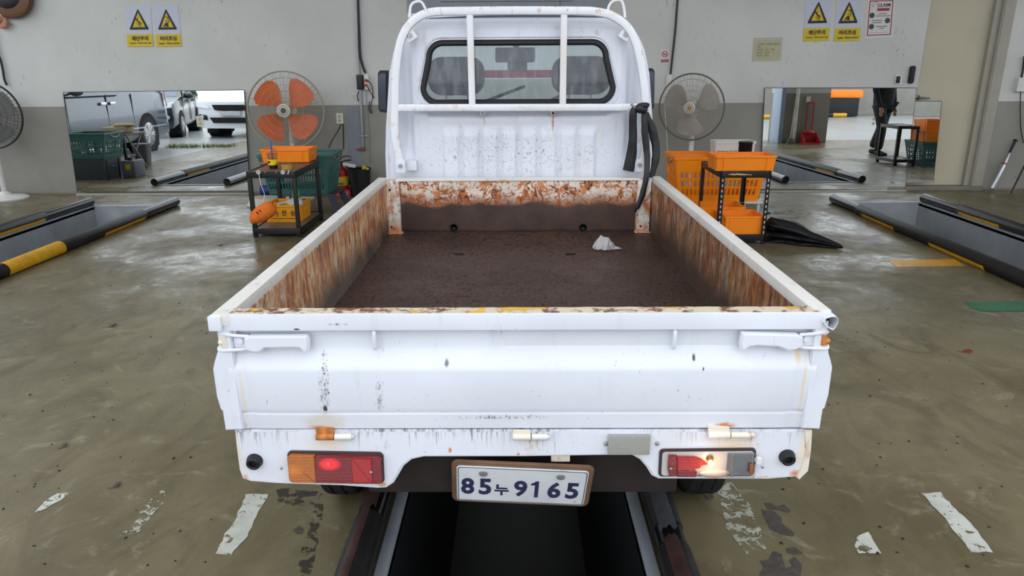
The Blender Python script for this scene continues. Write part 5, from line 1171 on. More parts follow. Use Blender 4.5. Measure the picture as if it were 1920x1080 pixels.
# behind the cart
t = thing('step_stool', 'dark grey plastic folding step stool under the green basket', 'stool', (-2.2, 7.7, 0)); m_st = M('slate_grey_plastic', (64, 66, 78), .5, var=.1)
b = B(); b.bx(-2.50, -1.93, 7.48, 7.93, .185, .205, .008); b.out('seat', m_st, t)
for s, x in ((-1, -2.5), (1, -1.93)):
    for y in (7.47, 7.90):
        b = B(); b.prism([(x-s*.06, y, .19), (x, y, .19), (x+s*.09, y, 0), (x+s*.0, y, 0)], (0, .03, 0), .004); b.out('leg', m_st, t)
basket(-2.68, -1.94, 7.45, 8.0, .207, .40, m_gr, 'large teal green slatted basket behind the left cart', taper=.07, nslot=20)
t = thing('oval_basin', 'upturned off-white oval basin on the floor behind the left cart', 'basin', (-2.72, 7.98, 0))
b = B(); b.lathe([(.215, 0), (.22, .012), (.20, .03), (.18, .08), (.16, .095), (.0, .10)], (-2.83, 7.98, 0), n=36, asp=.75); b.out('dish', M('off_white_plastic', (188, 182, 164), .5, var=.06), t)
t = thing('blue_roll', 'dark blue rolled sheet lying along the wall left of the green basket', 'roll', (-2.85, 8.67, 0)); b = B(); b.cyl((-3.12, 8.67, .06), (-2.5, 8.67, .06), .058, n=18); b.out('roll', M('dark_blue_sheet', (26, 52, 104), .5, var=.15), t)
b = B(); b.cyl((-3.125, 8.67, .06), (-3.11, 8.67, .06), .034, n=14); b.out('roll_core', m_blk, t)
# fire extinguisher on its stand
ex, ey = -2.10, 8.58
t = thing('extinguisher_stand', 'small red fire extinguisher stand with white lettering', 'stand', (ex, ey, 0)); m_red = M('red_paint', (170, 30, 34), .35, var=.08); m_redp = M('pinkish_red_plastic', (176, 44, 62), .4, var=.06)
b = B(); b.bx(ex-.11, ex+.11, ey-.10, ey+.10, 0, .012, .003); b.prism([(ex-.11, ey-.10, .0), (ex+.11, ey-.10, .0), (ex+.10, ey-.085, .088), (ex-.10, ey-.085, .088)], (0, .006, 0), .002); b.bx(ex-.105, ex+.105, ey+.085, ey+.095, .0, .09, .003); b.out('tray', m_redp, t)
text('소화기', V((ex, ey-.1025, .045)), (1, 0, 0), (0, .15, 1), .15, .045, m_whp, t, 'lettering', .01)
t = thing('fire_extinguisher', 'red fire extinguisher with yellow label next to the black bin', 'extinguisher', (ex, ey, .013))
b = B(); b.lathe([(.07, 0), (.075, .012), (.075, .27), (.068, .30), (.045, .325), (.024, .335), (.024, .36), (0, .36)], (ex, ey, .013), n=26); b.out('cylinder', m_red, t)
b = B(); b.lathe([(.0755, .12), (.076, .121), (.076, .225), (.0755, .226)], (ex, ey, .013), n=26); lb = b.out('body_label', m_sy, t); b = B(); b.bx(ex-.03, ex+.03, ey-.0775, ey-.07, .145, .17, .001); b.out('label_picture', mt('label_blue', (90, 110, 130), .5), lb)
b = B(); b.box((ex, ey, .392), (.05, .035, .03), .006); b.tube([(ex, ey, .40), (ex+.06, ey-.02, .425), (ex+.13, ey-.02, .43)], .008, 8); b.tube([(ex, ey, .385), (ex+.06, ey-.02, .39), (ex+.11, ey-.02, .385)], .007, 8); b.out('valve_lever', m_blk, t)
b = B(); b.tube(smoothpath([(ex, ey-.02, .385), (ex+.07, ey-.06, .37), (ex+.105, ey-.05, .28), (ex+.09, ey-.04, .14)], 5), .011, 8); b.out('hose', m_blk, t)
t = thing('waste_bin', 'black round plastic bin beside the fire extinguisher', 'bin', (-1.80, 8.55, 0)); b = B(); b.lathe([(.105, 0), (.13, .33), (.136, .335), (.126, .33), (.10, .01), (0, .01)], (-1.88, 8.55, 0), n=30); b.out('bin_body', m_blk, t)
b = B(); b.lathe([(.132, .318), (.14, .322), (.14, .336), (.132, .338), (.132, .318)], (-1.88, 8.55, 0), n=30); b.out('bin_rim', m_blk, t)
t = thing('yellow_gloves', 'crumpled yellow gloves hanging over the black bin edge', 'gloves', (-1.80, 8.46, .33)); b = B(); b.tube(smoothpath([(-1.80, 8.45, .35), (-1.82, 8.44, .36), (-1.78, 8.45, .35), (-1.755, 8.48, .335)], 4), [.02, .024, .026, .022, .02, .018, .016, .02, .018, .016, .014, .012, .01], 8); b.jitter(.012, 30); b.out('glove', mt('yellow_rubber', (206, 178, 40), .6), t)
t = thing('power_strip', 'white power strip with cords lying on the fire extinguisher and bin', 'power strip', (-1.98, 8.46, .36)); b = B(); b.box((-1.975, 8.46, .385), (.15, .05, .035), .008, Matrix.Rotation(rad(12), 3, 'Y')); b.out('strip_body', m_whp, t); b = B(); b.tube(smoothpath([(-2.04, 8.46, .395), (-2.10, 8.45, .44), (-2.14, 8.5, .42), (-2.06, 8.6, .47), (-2.0, 8.7, .45)], 5), .006, 6); b.out('cord', m_blk, t)

# ---- right cart of slotted angle
rx0, rx1, ry0, ry1, rh = 1.715, 2.135, 6.06, 6.74, .632
t = thing('slotted_cart', 'black slotted-angle cart carrying orange crates right of the truck', 'cart', ((rx0+rx1)/2, 6.4, 0))
for sx_, x in ((1, rx0), (-1, rx1)):
    for sy_, y in ((1, ry0), (-1, ry1)):
        b = B(); b.bx(x, x+sx_*.036, y, y+sy_*.003, 0, rh); b.bx(x, x+sx_*.003, y, y+sy_*.036, 0, rh); lg = b.out('leg', m_cart, t, smooth=False)
        b = B()
        for i in range(13): z = .05+i*.045; b.bx(x+sx_*.012, x+sx_*.022, y-.0015 if sy_ > 0 else y+.0015, y, z, z+.022); 
        b.out('leg_slot', mt('pale_slot', (190, 186, 176), .6), lg, smooth=False)
tier(rh-.055, rh, m_tray, t, rx0, rx1, ry0, ry1); tier(.03, .088, m_tray, t, rx0, rx1, ry0, ry1)
b = B(); b.cyl((rx1-.002, ry0+.02, .27), (rx1+.03, ry0+.02, .27), .011, n=12); b.out('clamp_knob', m_blk, t)
b = B(); q = rx0+.06
for i in range(4): b.tube([(q+.02*i, ry0-.006, rh-.025+.006*(i % 2)), (q+.06+.045*i, ry0-.006, rh-.03)], .004, 5)
b.out('wire_tangle', mt('brass_wire', (176, 148, 96), .4, .4), t)
crate(1.665, 2.165, 6.065, 6.345, rh+.002, .118, m_or, 'orange crate standing at the front of the right cart top')
crate(1.79, 2.125, 6.09, 6.40, .083, .15, m_or, 'front orange crate on the lower shelf of the right cart')
t = crate(1.60, 2.06, 6.43, 6.735, .083, .165, m_ord, 'rear orange crate on the lower shelf of the right cart, with wire handle')
b = B(); b.tube(smoothpath([(2.06, 6.47, .24), (2.13, 6.47, .245), (2.16, 6.58, .225), (2.13, 6.7, .245), (2.06, 6.7, .24)], 4), .004, 6); b.out('wire_handle', m_steel, t)
q = onZ(1384.5, 303, rh); t = thing('black_canister', 'black cylindrical canister with short pin standing on the right cart', 'canister', (q.x, 6.52, rh-.006)); b = B(); b.lathe([(.056, 0), (.06, .004), (.06, .185), (.063, .19), (.063, .205), (.05, .208), (.0, .208)], (q.x, 6.52, rh-.006), n=28); b.out('canister_body', mt('satin_black', (20, 20, 22), .3), t); b = B(); b.cyl((q.x, 6.52, rh+.2), (q.x, 6.52, rh+.235), .004, n=8); b.out('top_pin', m_steel, t)
t = thing('white_rack', 'low white wire shelf under the orange laundry basket', 'rack', (2.0, 7.4, 0))
b = B(); b.bx(1.58, 2.46, 7.12, 7.62, .155, .175, .005); b.out('shelf', m_whp, t)
for x in (1.62, 2.42):
    for y in (7.15, 7.59): b = B(); b.cyl((x, y, 0), (x, y, .157), .013, n=10); b.out('leg', m_whp, t)
b = B(); b.tube(smoothpath([(1.9, 7.12, .155), (1.93, 7.11, .10), (2.0, 7.11, .09), (2.1, 7.11, .09), (2.16, 7.12, .155)], 4), .012, 8); b.out('front_loop', m_whp, t)
basket(1.56, 2.47, 7.12, 7.66, .177, .43, m_ord, 'large orange slatted basket behind the right cart', taper=.06, nslot=18)
basket(2.02, 2.42, 7.42, 7.62, .46, .27, M('cream_basket_plastic', (206, 204, 196), .45, var=.04), 'white latticed basket nested inside the big orange basket', taper=.02, rows=5, handle=False, nslot=12)

# ---- folded black umbrella on the floor
tp, hd = onZ(1604, 465, .03), onZ(1446, 440, .04); tp.z = .02; hd.z = .045; ax = (tp-hd).normalized(); sd = V((-ax.y, ax.x, 0)).normalized()
t = thing('umbrella', 'loosely folded wet black umbrella lying on the floor by the right cart', 'umbrella', ((tp+hd)/2).to_2d().to_3d())
m_um = M('black_umbrella_cloth', (13, 13, 15), .55, var=.2, scale=6); ln = (tp-hd).length
b = B()
def uf(u, v):
    a = 2*math.pi*u; s_ = v; env = (.012+.115*(1-s_)**.75)*(min(1, s_*14)**.5)
    r_ = env*(1+(.28+.3*(1-s_)**3)*math.cos(8*a+s_*3)+.25*noise.noise(V((math.cos(a)*1.6, math.sin(a)*1.6, s_*5)))+(.45*max(0, math.cos(a-1.2))*math.exp(-((s_-.25)/.12)**2)))
    p = hd+ax*(ln*(.05+.81*s_)-.07*math.cos(8*a)*(1-s_)**2-.05*math.cos(3*a+1)*(1-s_)**2); yy = math.cos(a)*r_*1.15; zz = math.sin(a)*r_*.62
    return V((p.x+sd.x*yy, p.y+sd.y*yy, max(.003, .058*(1-s_)+.02+zz)))
b.grid(uf, 64, 40, wrap=True); b.out('canopy', m_um, t, ang=80)
b = B(); b.cyl(hd+ax*ln*.84, tp, .006, .0035, 8); b.out('ferrule', m_steel, t)
b = B(); b.cyl(hd-ax*.01, hd+ax*.2, .007, n=8); b.cyl(hd-ax*.012, hd+ax*.05, .012, n=10); b.out('handle', m_blk, t)
for k_, (s0, s1, off) in enumerate(((.02, .24, .10), (.03, .30, -.07))):
    b = B(); b.tube([hd+ax*ln*s1+sd*off*.5+V((0, 0, .05)), hd+ax*ln*s0+sd*off*1.25+V((0, 0, .07))], .0028, 6); b.out('rib', m_steel, t)
# ---- bat leaning by the door
p0, p1 = onY(1860, 352, WY-.13), onY(1905, 262, WY-.02); p0.z = .035
t = thing('baseball_bat', 'silver metal baseball bat with black grip leaning beside the cream door', 'bat', (p0.x, p0.y, 0)); d = p1-p0
b = B(); b.tube([p0, p0+d*.03, p0+d*.45, p0+d*.74], [.024, .030, .028, .014], 18); b.out('barrel', mt('brushed_aluminium', (176, 178, 182), .3, .8), t)
b = B(); b.tube([p0+d*.73, p0+d*.985], [.015, .014], 14); b.out('grip', m_blk, t); b = B(); b.tube([p0+d*.98, p0+d*1.0], [.023, .021], 14); b.out('knob', m_blk, t)
b = B(); b.tube([p0+d*.50, p0+d*.53], [.0282, .027], 18); b.out('red_ring', m_red, t)
# things at the right frame edge
q = onY(1914, 160, WY-.02); t = thing('wall_box', 'grey-white electrical box on the wall at the right frame edge', 'box', (q.x, WY, q.z-.08)); b = B(); b.bx(q.x-.06, q.x+.10, WY-.06, WY, q.z-.07, q.z+.09, .008); b.out('box_body', m_whp, t)
b = B(); b.tube(smoothpath([W_(1921, 105), W_(1918, 130), W_(1915, 146, .05)], 4), .012, 8); b.tube(smoothpath([W_(1914, 168, .04), W_(1913, 200), W_(1914, 240), W_(1919, 268)], 4), .006, 6); b.out('cord', m_blk, t)
q = onY(1910, 238, WY-.12); t = thing('camera_tripod', 'black tripod standing against the wall at the right frame edge', 'tripod', (q.x+.22, WY-.25, 0)); c = V((q.x+.22, WY-.25, .78))
for dx, dy in ((-.28, -.05), (.22, -.12), (.08, .22)):
    b = B(); b.tube([c, V((c.x+dx*.5, c.y+dy*.5, .42)), V((c.x+dx, c.y+dy, .008))], [.013, .012, .009], 8); b.out('leg', m_blk, t)
b = B(); b.cyl(c-V((0, 0, .1)), c+V((0, 0, .12)), .014, n=10); b.box(c+V((0, 0, .13)), (.07, .05, .04), .008); b.tube([c+V((0, 0, .12)), c+V((-.20, -.02, .06))], .008, 8); b.out('head', m_blk, t)
# ---- black padded straps tied to the cab guard
GS = 3.645
t = thing('padded_strap', 'black padded straps knotted on the right side of the cab guard', 'strap', onY(1205, 320, GS)); m_pd = M('black_padded_vinyl', (18, 18, 20), .5, var=.25, scale=24, bump=.3)
def strand(pts, rs, nm='strap_end', Y=GS):
    P_ = smoothpath([onY(x, y, Y+dy) for x, y, dy in pts], 6); n = len(P_); R_ = []
    for i in range(n): f = i/(n-1)*(len(rs)-1); k_ = min(int(f), len(rs)-2); R_.append((rs[k_]*(1-(f-k_))+rs[k_+1]*(f-k_)))
    b = B(); b.tube(P_, R_, 14, ref=(0, 1, 0), asp=.55); b.jitter(.003, 25); return b.out(nm, m_pd, t)
strand([(1196, 203, -.005), (1187, 212, -.01), (1187, 250, -.005), (1184, 290, 0), (1178, 320, 0)], [.016, .018, .019, .022, .027, .028])
strand([(1208, 210, -.01), (1209, 245, -.015), (1213, 290, -.02), (1212, 330, -.05), (1203, 370, -.06), (1194, 391, -.065)], [.014, .017, .0155, .015, .014, .012])
strand([(1211, 212, .0), (1222, 240, .0), (1229, 270, 0), (1229, 300, -.01), (1221, 334, -.02)], [.013, .020, .021, .020, .013])
b = B(); q = onY(1203, 203, GS-.012); b.ell(q, (.032, .026, .026), Matrix.Rotation(rad(25), 3, 'Y')); b.ell(q+V((.012, .0, .014)), (.028, .03, .016)); b.jitter(.006, 26); b.out('knot', m_pd, t)
b = B(); q = onY(1188, 200, GS-.01); b.cyl(q+V((-.012, 0, .014)), q+V((.014, 0, -.012)), .007, n=10); b.out('strap_clip', m_steel, t)
b = B(); b.tube([onY(1194, 391, GS-.068), onY(1190, 398, GS-.062)], .006, 6); b.out('strap_tip', m_blk, t)
# ---- crumpled clear plastic in the bed
q = onZ(1132, 467, .683); t = thing('plastic_scrap', 'crumpled clear plastic bag scrap on the wet bed floor', 'plastic bag', (q.x, q.y, .683))
b = B(); random.seed(3)
ring = [(-.055, .0, .005), (-.03, -.028, .004), (.01, -.03, .004), (.045, -.012, .004), (.10, -.005, .004), (.055, .02, .012), (.02, .03, .03), (-.03, .03, .03)]; top = [(-.012, .0, .062), (.02, .005, .05), (-.04, .005, .04)]
vs = [b.bm.verts.new(q+V(p)) for p in ring]; tv = [b.bm.verts.new(q+V(p)) for p in top]
for f in ((0, 1, 10), (1, 8, 10), (1, 2, 8), (2, 9, 8), (2, 3, 9), (3, 5, 9), (3, 4, 5), (5, 6, 9), (6, 8, 9), (6, 7, 8), (7, 10, 8), (7, 0, 10)):
    a_ = vs+tv; b.bm.faces.new([a_[i] for i in f])
bmesh.ops.subdivide_edges(b.bm, edges=b.bm.edges[:], cuts=2, use_grid_fill=True); b.jitter(.008, 60)
k = NT('crumpled_film'); k.set('Base Color', lin((196, 192, 190))); k.set('Roughness', .2); k.set('Alpha', .62); b.out('film', k.m, t, ang=10)
# ================================================================== WHAT THE MIRRORS SHOW (yard, cars, the side of the hall out of frame)
m_tyr = mt('tyre_rubber', (26, 26, 27), .7, var=.2, bump=.1); m_alloy = M('silver_alloy', (176, 178, 180), .3, .7, var=.05); m_dglass = M('dark_car_glass', (40, 48, 54), .05, .0, var=0, spec=1.); m_arch = mt('black_arch', (14, 14, 15), .8, var=0)
m_chrome = mt('chrome_trim', (200, 202, 206), .12, .95, var=0); m_hl = M('headlight_glass', (206, 212, 220), .08, .3, var=.05)
def car(name, label, pos, head, prof, W, paintm, wb, wr, xf, glass_z, doors, front, group=None):
    """prof: (x, z_top, half_width_factor) stations from nose (x=0) back; greenhouse from glass_z up"""
    t = thing(name, label, 'car' if name != 'van' else 'van', pos, group)
    hd_ = V((math.cos(head), math.sin(head), 0)); Mx = Matrix(((hd_.x, -hd_.y, 0, pos[0]), (hd_.y, hd_.x, 0, pos[1]), (0, 0, 1, pos[2]), (0, 0, 0, 1)))
    def fin(b, nm, mat, par=t, **k_): bmesh.ops.transform(b.bm, matrix=Mx, verts=b.bm.verts); return b.out(nm, mat, par, **k_)
    n = len(prof); hwid = W/2
    def sec(x, zt, f):
        w_ = hwid*f; zb = .24; zs = min(zt, glass_z); tw = w_*(1-.22*max(0, zt-glass_z)/.7)
        mid = [(w_*.93, zb), (w_, zb+.10), (w_*1.0, (zb+zs)/2), (w_*.985, zs-.06)]
        upp = [(w_*.955, zs), (tw, zt-.10 if zt > glass_z+.15 else zs+.002), (tw*.93, zt-.02 if zt > glass_z+.15 else zs+.004), (tw*.5, zt+.0 if zt > glass_z else zs+.01)]
        h = mid+upp; return [V((x, y, z)) for y, z in h]+[V((x, -y, z)) for y, z in h[::-1]]
    b = B(); rs = [[b.bm.verts.new(p) for p in sec(*q)] for q in prof]; m = len(rs[0])
    for i in range(n-1):
        for j in range(m-1): b.bm.faces.new((rs[i][j], rs[i][j+1], rs[i+1][j+1], rs[i+1][j]))
        b.bm.faces.new((rs[i][m-1], rs[i][0], rs[i+1][0], rs[i+1][m-1]))
    b.bm.faces.new(rs[0]); b.bm.faces.new(rs[-1][::-1])
    body = fin(b, 'body', paintm, ang=50)
    for x in (-xf, -xf-wb):
        for s in (-1, 1):
            y = s*hwid; b = B(); b.cyl((x, y-s*.3, wr), (x, y+s*.004, wr), wr*1.20, n=28); b.bx(x-wr*1.2, x+wr*1.2, y-s*.3, y-s*.01, .1, wr); fin(b, 'wheel_arch', m_arch)
            b = B(); b.lathe([(wr*.62, 0), (wr*.95, 0), (wr, .03), (wr, .17), (wr*.95, .20), (wr*.62, .20)], (x, y-s*.19, wr), (0, s, 0), 32); wl = fin(b, 'wheel', m_tyr)
            b = B(); b.lathe([(wr*.63, .205), (wr*.66, .20), (wr*.60, .16), (wr*.2, .12), (0, .12)], (x, y-s*.19, wr), (0, s, 0), 28); b2 = []
            for i in range(6):
                a = i*math.pi/3
                for da in (-.13, .13): b.tube([(x+math.cos(a)*wr*.10, y+s*.0, wr+math.sin(a)*wr*.10), (x+math.cos(a+da)*wr*.60, y+s*.012, wr+math.sin(a+da)*wr*.60)], wr*.045, 5)
            b.lathe([(wr*.14, 0), (wr*.12, .02), (0, .022)], (x, y, wr), (0, s, 0), 16); fin(b, 'alloy_rim', m_alloy, wl)
    for s in (-1, 1):
        for (xa, xb, za, zb_, ta, tb) in doors['windows']:
            y = s*(hwid*.955-.0); lean = .115
            b = B(); b.prism([(xa, s*(hwid*.962), za), (xb, s*(hwid*.962), za), (xb+tb, s*(hwid*.962-lean*(zb_-za)/.5), zb_), (xa+ta, s*(hwid*.962-lean*(zb_-za)/.5), zb_)], (0, s*.012, 0), .003); fin(b, 'side_window', m_dglass)
        for x in doors['seams']:
            b = B(); b.bx(x-.004, x+.004, s*hwid*.985, s*(hwid+.002), .36, glass_z-.03); fin(b, 'door_seam', m_arch)
        for x, z in doors['handles']:
            b = B(); b.box((x, s*(hwid+.012), z), (.20, .03, .05), .012); fin(b, 'door_handle', m_chrome if doors.get('chrome') else paintm)
        if doors.get('mirror'):
            x, z = doors['mirror']; b = B(); b.ell((x, s*(hwid+.11), z), (.07, .12, .075)); b.tube([(x, s*hwid*.95, z-.05), (x, s*(hwid+.05), z-.02)], .02, 6); fin(b, 'wing_mirror', paintm)
    front(t, fin, hwid); return t
m_vang = M('silver_grey_car_paint', (92, 101, 110), .25, .3, var=.03, coat=.6); m_dkg = M('dark_slate_car_paint', (40, 48, 55), .25, .1, var=.03, coat=.6); m_wht = M('white_car_paint', (226, 230, 234), .25, var=.02, coat=.6)
# grey van parked along the left side of the hall, nose to the wall
def vanend(t, fin, h):
    for s in (-1, 1):
        b = B(); b.prism([(-5.06, s*h*.995, .86), (-5.0, s*h*1.004, .84), (-4.94, s*h*1.004, 1.25), (-4.98, s*h*.99, 1.42), (-5.06, s*h*.96, 1.42)], (0, s*.012, 0), .004); fin(b, 'tail_light', mt('red_tail_lens', (170, 24, 30), .2))
        b = B(); b.bx(-4.9, -.5, s*h*.99, s*(h+.012), .47, .50, .004); fin(b, 'side_trim', paint_lite)
        b = B(); b.bx(-3.0, -1.1, s*h*1.0, s*(h+.008), 1.10, 1.12); fin(b, 'sliding_track', m_arch)
    b = B(); b.bx(-5.13, -5.04, -.86, .86, .34, .60, .03); fin(b, 'rear_bumper', m_vang)
    b = B(); b.bx(-5.12, -5.105, -.72, .72, 1.15, 1.72, .01); fin(b, 'rear_window', m_dglass)
    b = B(); b.bx(.0, .04, -.55, .55, .55, .80, .01); fin(b, 'grille', m_arch)
paint_lite = M('pale_silver_trim', (176, 184, 190), .25, .4, var=.02)
car('van', 'silver-grey van parked beside the hall, seen only in the left mirror', (-8.14, 7.05, -.015), rad(88),
    [(0, .82, .86), (-.15, .98, .95), (-.75, 1.12, 1.0), (-1.35, 1.62, 1.0), (-1.75, 1.86, 1.0), (-2.4, 1.93, 1.0), (-4.4, 1.92, 1.0), (-4.95, 1.88, .99), (-5.1, 1.5, .96), (-5.12, .5, .95)],
    1.86, m_vang, 3.2, .345, .88, 1.16, {'windows': [(-1.75, -2.5, 1.2, 1.72, -.05, 0), (-2.6, -3.7, 1.2, 1.72, 0, 0), (-3.8, -4.8, 1.2, 1.72, 0, .08)], 'seams': [-1.35, -2.62, -3.55], 'handles': [(-2.48, .98), (-2.80, .98)], 'mirror': (-1.5, 1.2), 'chrome': True}, vanend)
def facefront(paintm, plate=True):
    def fr(t, fin, h):
        for s in (-1, 1):
            b = B(); b.prism([(.012, s*h*.58, .74), (-.10, s*h*.93, .80), (-.20, s*h*.97, .88), (-.06, s*h*.70, .83)], (-.02, 0, 0)); b.prism([(.02, s*h*.56, .70), (.02, s*h*.92, .74), (-.02, s*h*.94, .86), (.0, s*h*.70, .82)], (-.06, 0, 0), .01); fin(b, 'headlight', m_hl)
            b = B(); b.prism([(.03, s*h*.66, .44), (.03, s*h*.90, .46), (.03, s*h*.88, .58), (.03, s*h*.68, .55)], (-.04, 0, 0), .01); f_ = fin(b, 'fog_light_recess', m_arch); b = B(); b.lathe([(.05, 0), (.045, .012), (0, .016)], (.03, s*h*.80, .51), (1, 0, 0), 14); fin(b, 'fog_light', m_hl, f_)
        b = B(); b.prism([(.035, y*h, z) for y, z in ((-.50, .80), (.50, .80), (.44, .68), (.2, .655), (-.2, .655), (-.44, .68))], (-.05, 0, 0), .01); fin(b, 'grille', m_arch)
        b = B(); b.prism([(.04, y*h, z) for y, z in ((-.60, .50), (.60, .50), (.50, .37), (-.50, .37))], (-.05, 0, 0), .01); fin(b, 'lower_grille', m_arch)
        b = B(); b.bx(.04, .052, -.26, .26, .545, .655, .004); fin(b, 'number_plate', mt('pale_number_plate', (196, 200, 204), .4))
        b = B(); b.grid(lambda u, v: V((-.98-.72*v, (2*u-1)*h*(.88-.14*v), .99+.50*v)), 8, 4); b.solid(.012); fin(b, 'windscreen', M('car_windscreen', (112, 124, 140), .05, 0, var=.1, spec=1.))
    return fr
hatch = [(0, .62, .80), (-.05, .80, .93), (-.35, .90, .99), (-1.0, .98, 1.0), (-1.55, 1.40, .99), (-2.0, 1.50, .98), (-3.0, 1.50, .98), (-3.6, 1.38, .96), (-3.85, 1.05, .93), (-3.9, .5, .92)]
dr = {'windows': [(-1.35, -2.05, 1.0, 1.36, -.32, 0), (-2.12, -2.85, 1.0, 1.38, 0, .0), (-2.92, -3.4, 1.0, 1.34, 0, .10)], 'seams': [-1.1, -2.08, -2.95], 'handles': [(-1.92, .86), (-2.8, .86)], 'mirror': (-1.35, 1.0)}
car('hatchback', 'dark slate hatchback parked in the yard, seen in the left mirror beside the van', (-9.15, -.15, -.015), rad(76), hatch, 1.72, m_dkg, 2.5, .30, .75, 1.0, dr, facefront(m_dkg))
suv = [(0, .66, .80), (-.05, .86, .94), (-.35, .98, .99), (-1.0, 1.04, 1.0), (-1.6, 1.52, .99), (-2.1, 1.66, .98), (-3.3, 1.66, .98), (-4.0, 1.50, .96), (-4.35, 1.1, .93), (-4.4, .5, .92)]
car('white_car', 'white compact car facing the hall, seen at the right side of the left mirror', (-6.95, -.35, -.015), rad(97), suv, 1.86, m_wht, 2.67, .34, .85, 1.04, dr, facefront(m_wht))
# yard tree and hedge
for (x, y, s, h, lb) in ((-13.5, -20, 2.4, 4.4, 'leafy green tree at the far side of the yard, left of the other'), (-9.5, -24, 2.2, 4.0, 'rounded green tree at the far side of the yard, right of the other')):
    t = thing('yard_tree', lb, 'tree', (x, y, 0), 'trees beyond the yard'); b = B(); b.tube([(x, y, 0), (x+.1, y, h*.45), (x, y+.1, h*.7)], [.16, .12, .06], 8); b.out('trunk', mt('bark', (84, 70, 54), .8), t)
    b = B()
    for i in range(1500):
        d_ = V((random.gauss(0, 1), random.gauss(0, 1), random.gauss(0, 1))).normalized()*random.uniform(.6, 1)**.5*s; p = V((x, y, h*.62))+V((d_.x, d_.y, d_.z*.75)); n_ = V((random.gauss(0, 1), random.gauss(0, 1), random.gauss(0, 1))).normalized(); u1 = n_.orthogonal().normalized()*.16; u2 = n_.cross(u1)*.8
        b.poly([p+u1, p+u2, p-u1, p-u2])
    b.out('foliage', mt('green_leaf', (74, 104, 52), .6, var=.3), t, smooth=False, norm=False, kind='stuff')
b = B()
for i in range(260):
    p = V((random.uniform(-7.4, -6.0), random.gauss(2.1, .10), -.012)); 
    for q in range(3): d = V((random.uniform(-.04, .04), random.uniform(-.04, .04), random.uniform(.03, .09))); b.tube([p, p+d], [.004, .001], 4)
tag(b.out('weeds', mt('weed_green', (112, 128, 70), .7, var=.2), kind='stuff'), 'low green weeds growing along the floor edge by the van', 'weeds')
# far side of the yard: the facing block
b = B(); b.bx(5.2, 24, -12.4, -12, -.02, 4.2); struct(b, 'wall_far', m_wall, smooth=False)
for i, (x, y, rz) in enumerate(((6.6, -10.6, 4), (9.3, -9.4, 2), (11.4, -10.4, 3), (8.4, -11.2, 0))):
    t = thing('wheel_stop', ['first', 'second', 'third', 'fourth'][i]+' yellow and black wheel stop from the left in the right mirror', 'wheel stop', (x, y, -.015), 'yellow and black wheel stops across the yard'); d = V((math.cos(rad(rz)), math.sin(rad(rz)), 0))
    for k_ in range(4): b = B(); p = V((x, y, .07))+d*(k_*.5-.75); b.tube([p-d*.25, p+d*.25], .075, 12); b.out('segment', m_yel if k_ % 2 else m_pipe, t, label='yellow band' if k_ % 2 else None)
basket(6.2, 7.3, -11.7, -11.1, .0, .55, m_gr, 'green crate by the far wall, seen at the left edge of the right mirror', name='far_crate', cat='crate', nslot=10)
t = thing('orange_tarp_stack', 'stack of orange covered things by the far wall, seen in the right mirror', 'stack', (12.2, -11.0, 0)); b = B(); b.box((12.2, -11.0, .35), (1.6, .6, .7), .05); b.out('lower_box', m_blk, t); b = B(); b.box((12.2, -11, .84), (1.8, .7, .28), .08); b.jitter(.03, 3); b.out('orange_cover', m_or, t)
# dustpan and broom by the pillar
px_, py_ = 6.32, 1.72
t = thing('dustpan', 'red long-handled dustpan standing against the pillar, seen in the right mirror', 'dustpan', (px_, py_, 0)); m_rp = M('red_dustpan_plastic', (168, 36, 40), .4, var=.06)
b = B(); b.bx(px_-.16, px_+.16, py_-.14, py_+.16, .0, .02, .006); b.bx(px_-.17, px_+.17, py_-.17, py_-.12, 0, .24, .02)
for s in (-1, 1): b.prism([(px_+s*.16, py_-.15, 0), (px_+s*.16, py_+.16, 0), (px_+s*.16, py_+.10, .10), (px_+s*.16, py_-.15, .24)], (s*.01, 0, 0))
b.ell((px_, py_-.13, .23), (.13, .05, .06)); b.out('pan', m_rp, t)
b = B()
for s in (-.07, .07): b.tube([(px_+s, py_-.15, .22), (px_+s, py_-.17, .86)], .013, 8)
b.tube([(px_-.07, py_-.17, .86), (px_+.07, py_-.17, .86)], .014, 8); b.out('handle', m_rp, t)
t = thing('broom', 'pale-handled broom leaning on the pillar beside the dustpan, seen in the right mirror', 'broom', (px_-.38, py_, 0)); b = B(); b.tube([(px_-.42, py_-.02, .10), (px_-.33, py_-.17, .95)], .011, 8); b.out('handle', mt('pale_wood', (190, 176, 150), .5), t); b = B(); b.prism([(px_-.50, py_-.04, 0), (px_-.34, py_-.04, 0), (px_-.38, py_-.02, .12), (px_-.46, py_-.02, .12)], (0, .05, 0), .006); b.out('bristles', mt('grey_bristle', (120, 116, 108), .8, var=.2), t)
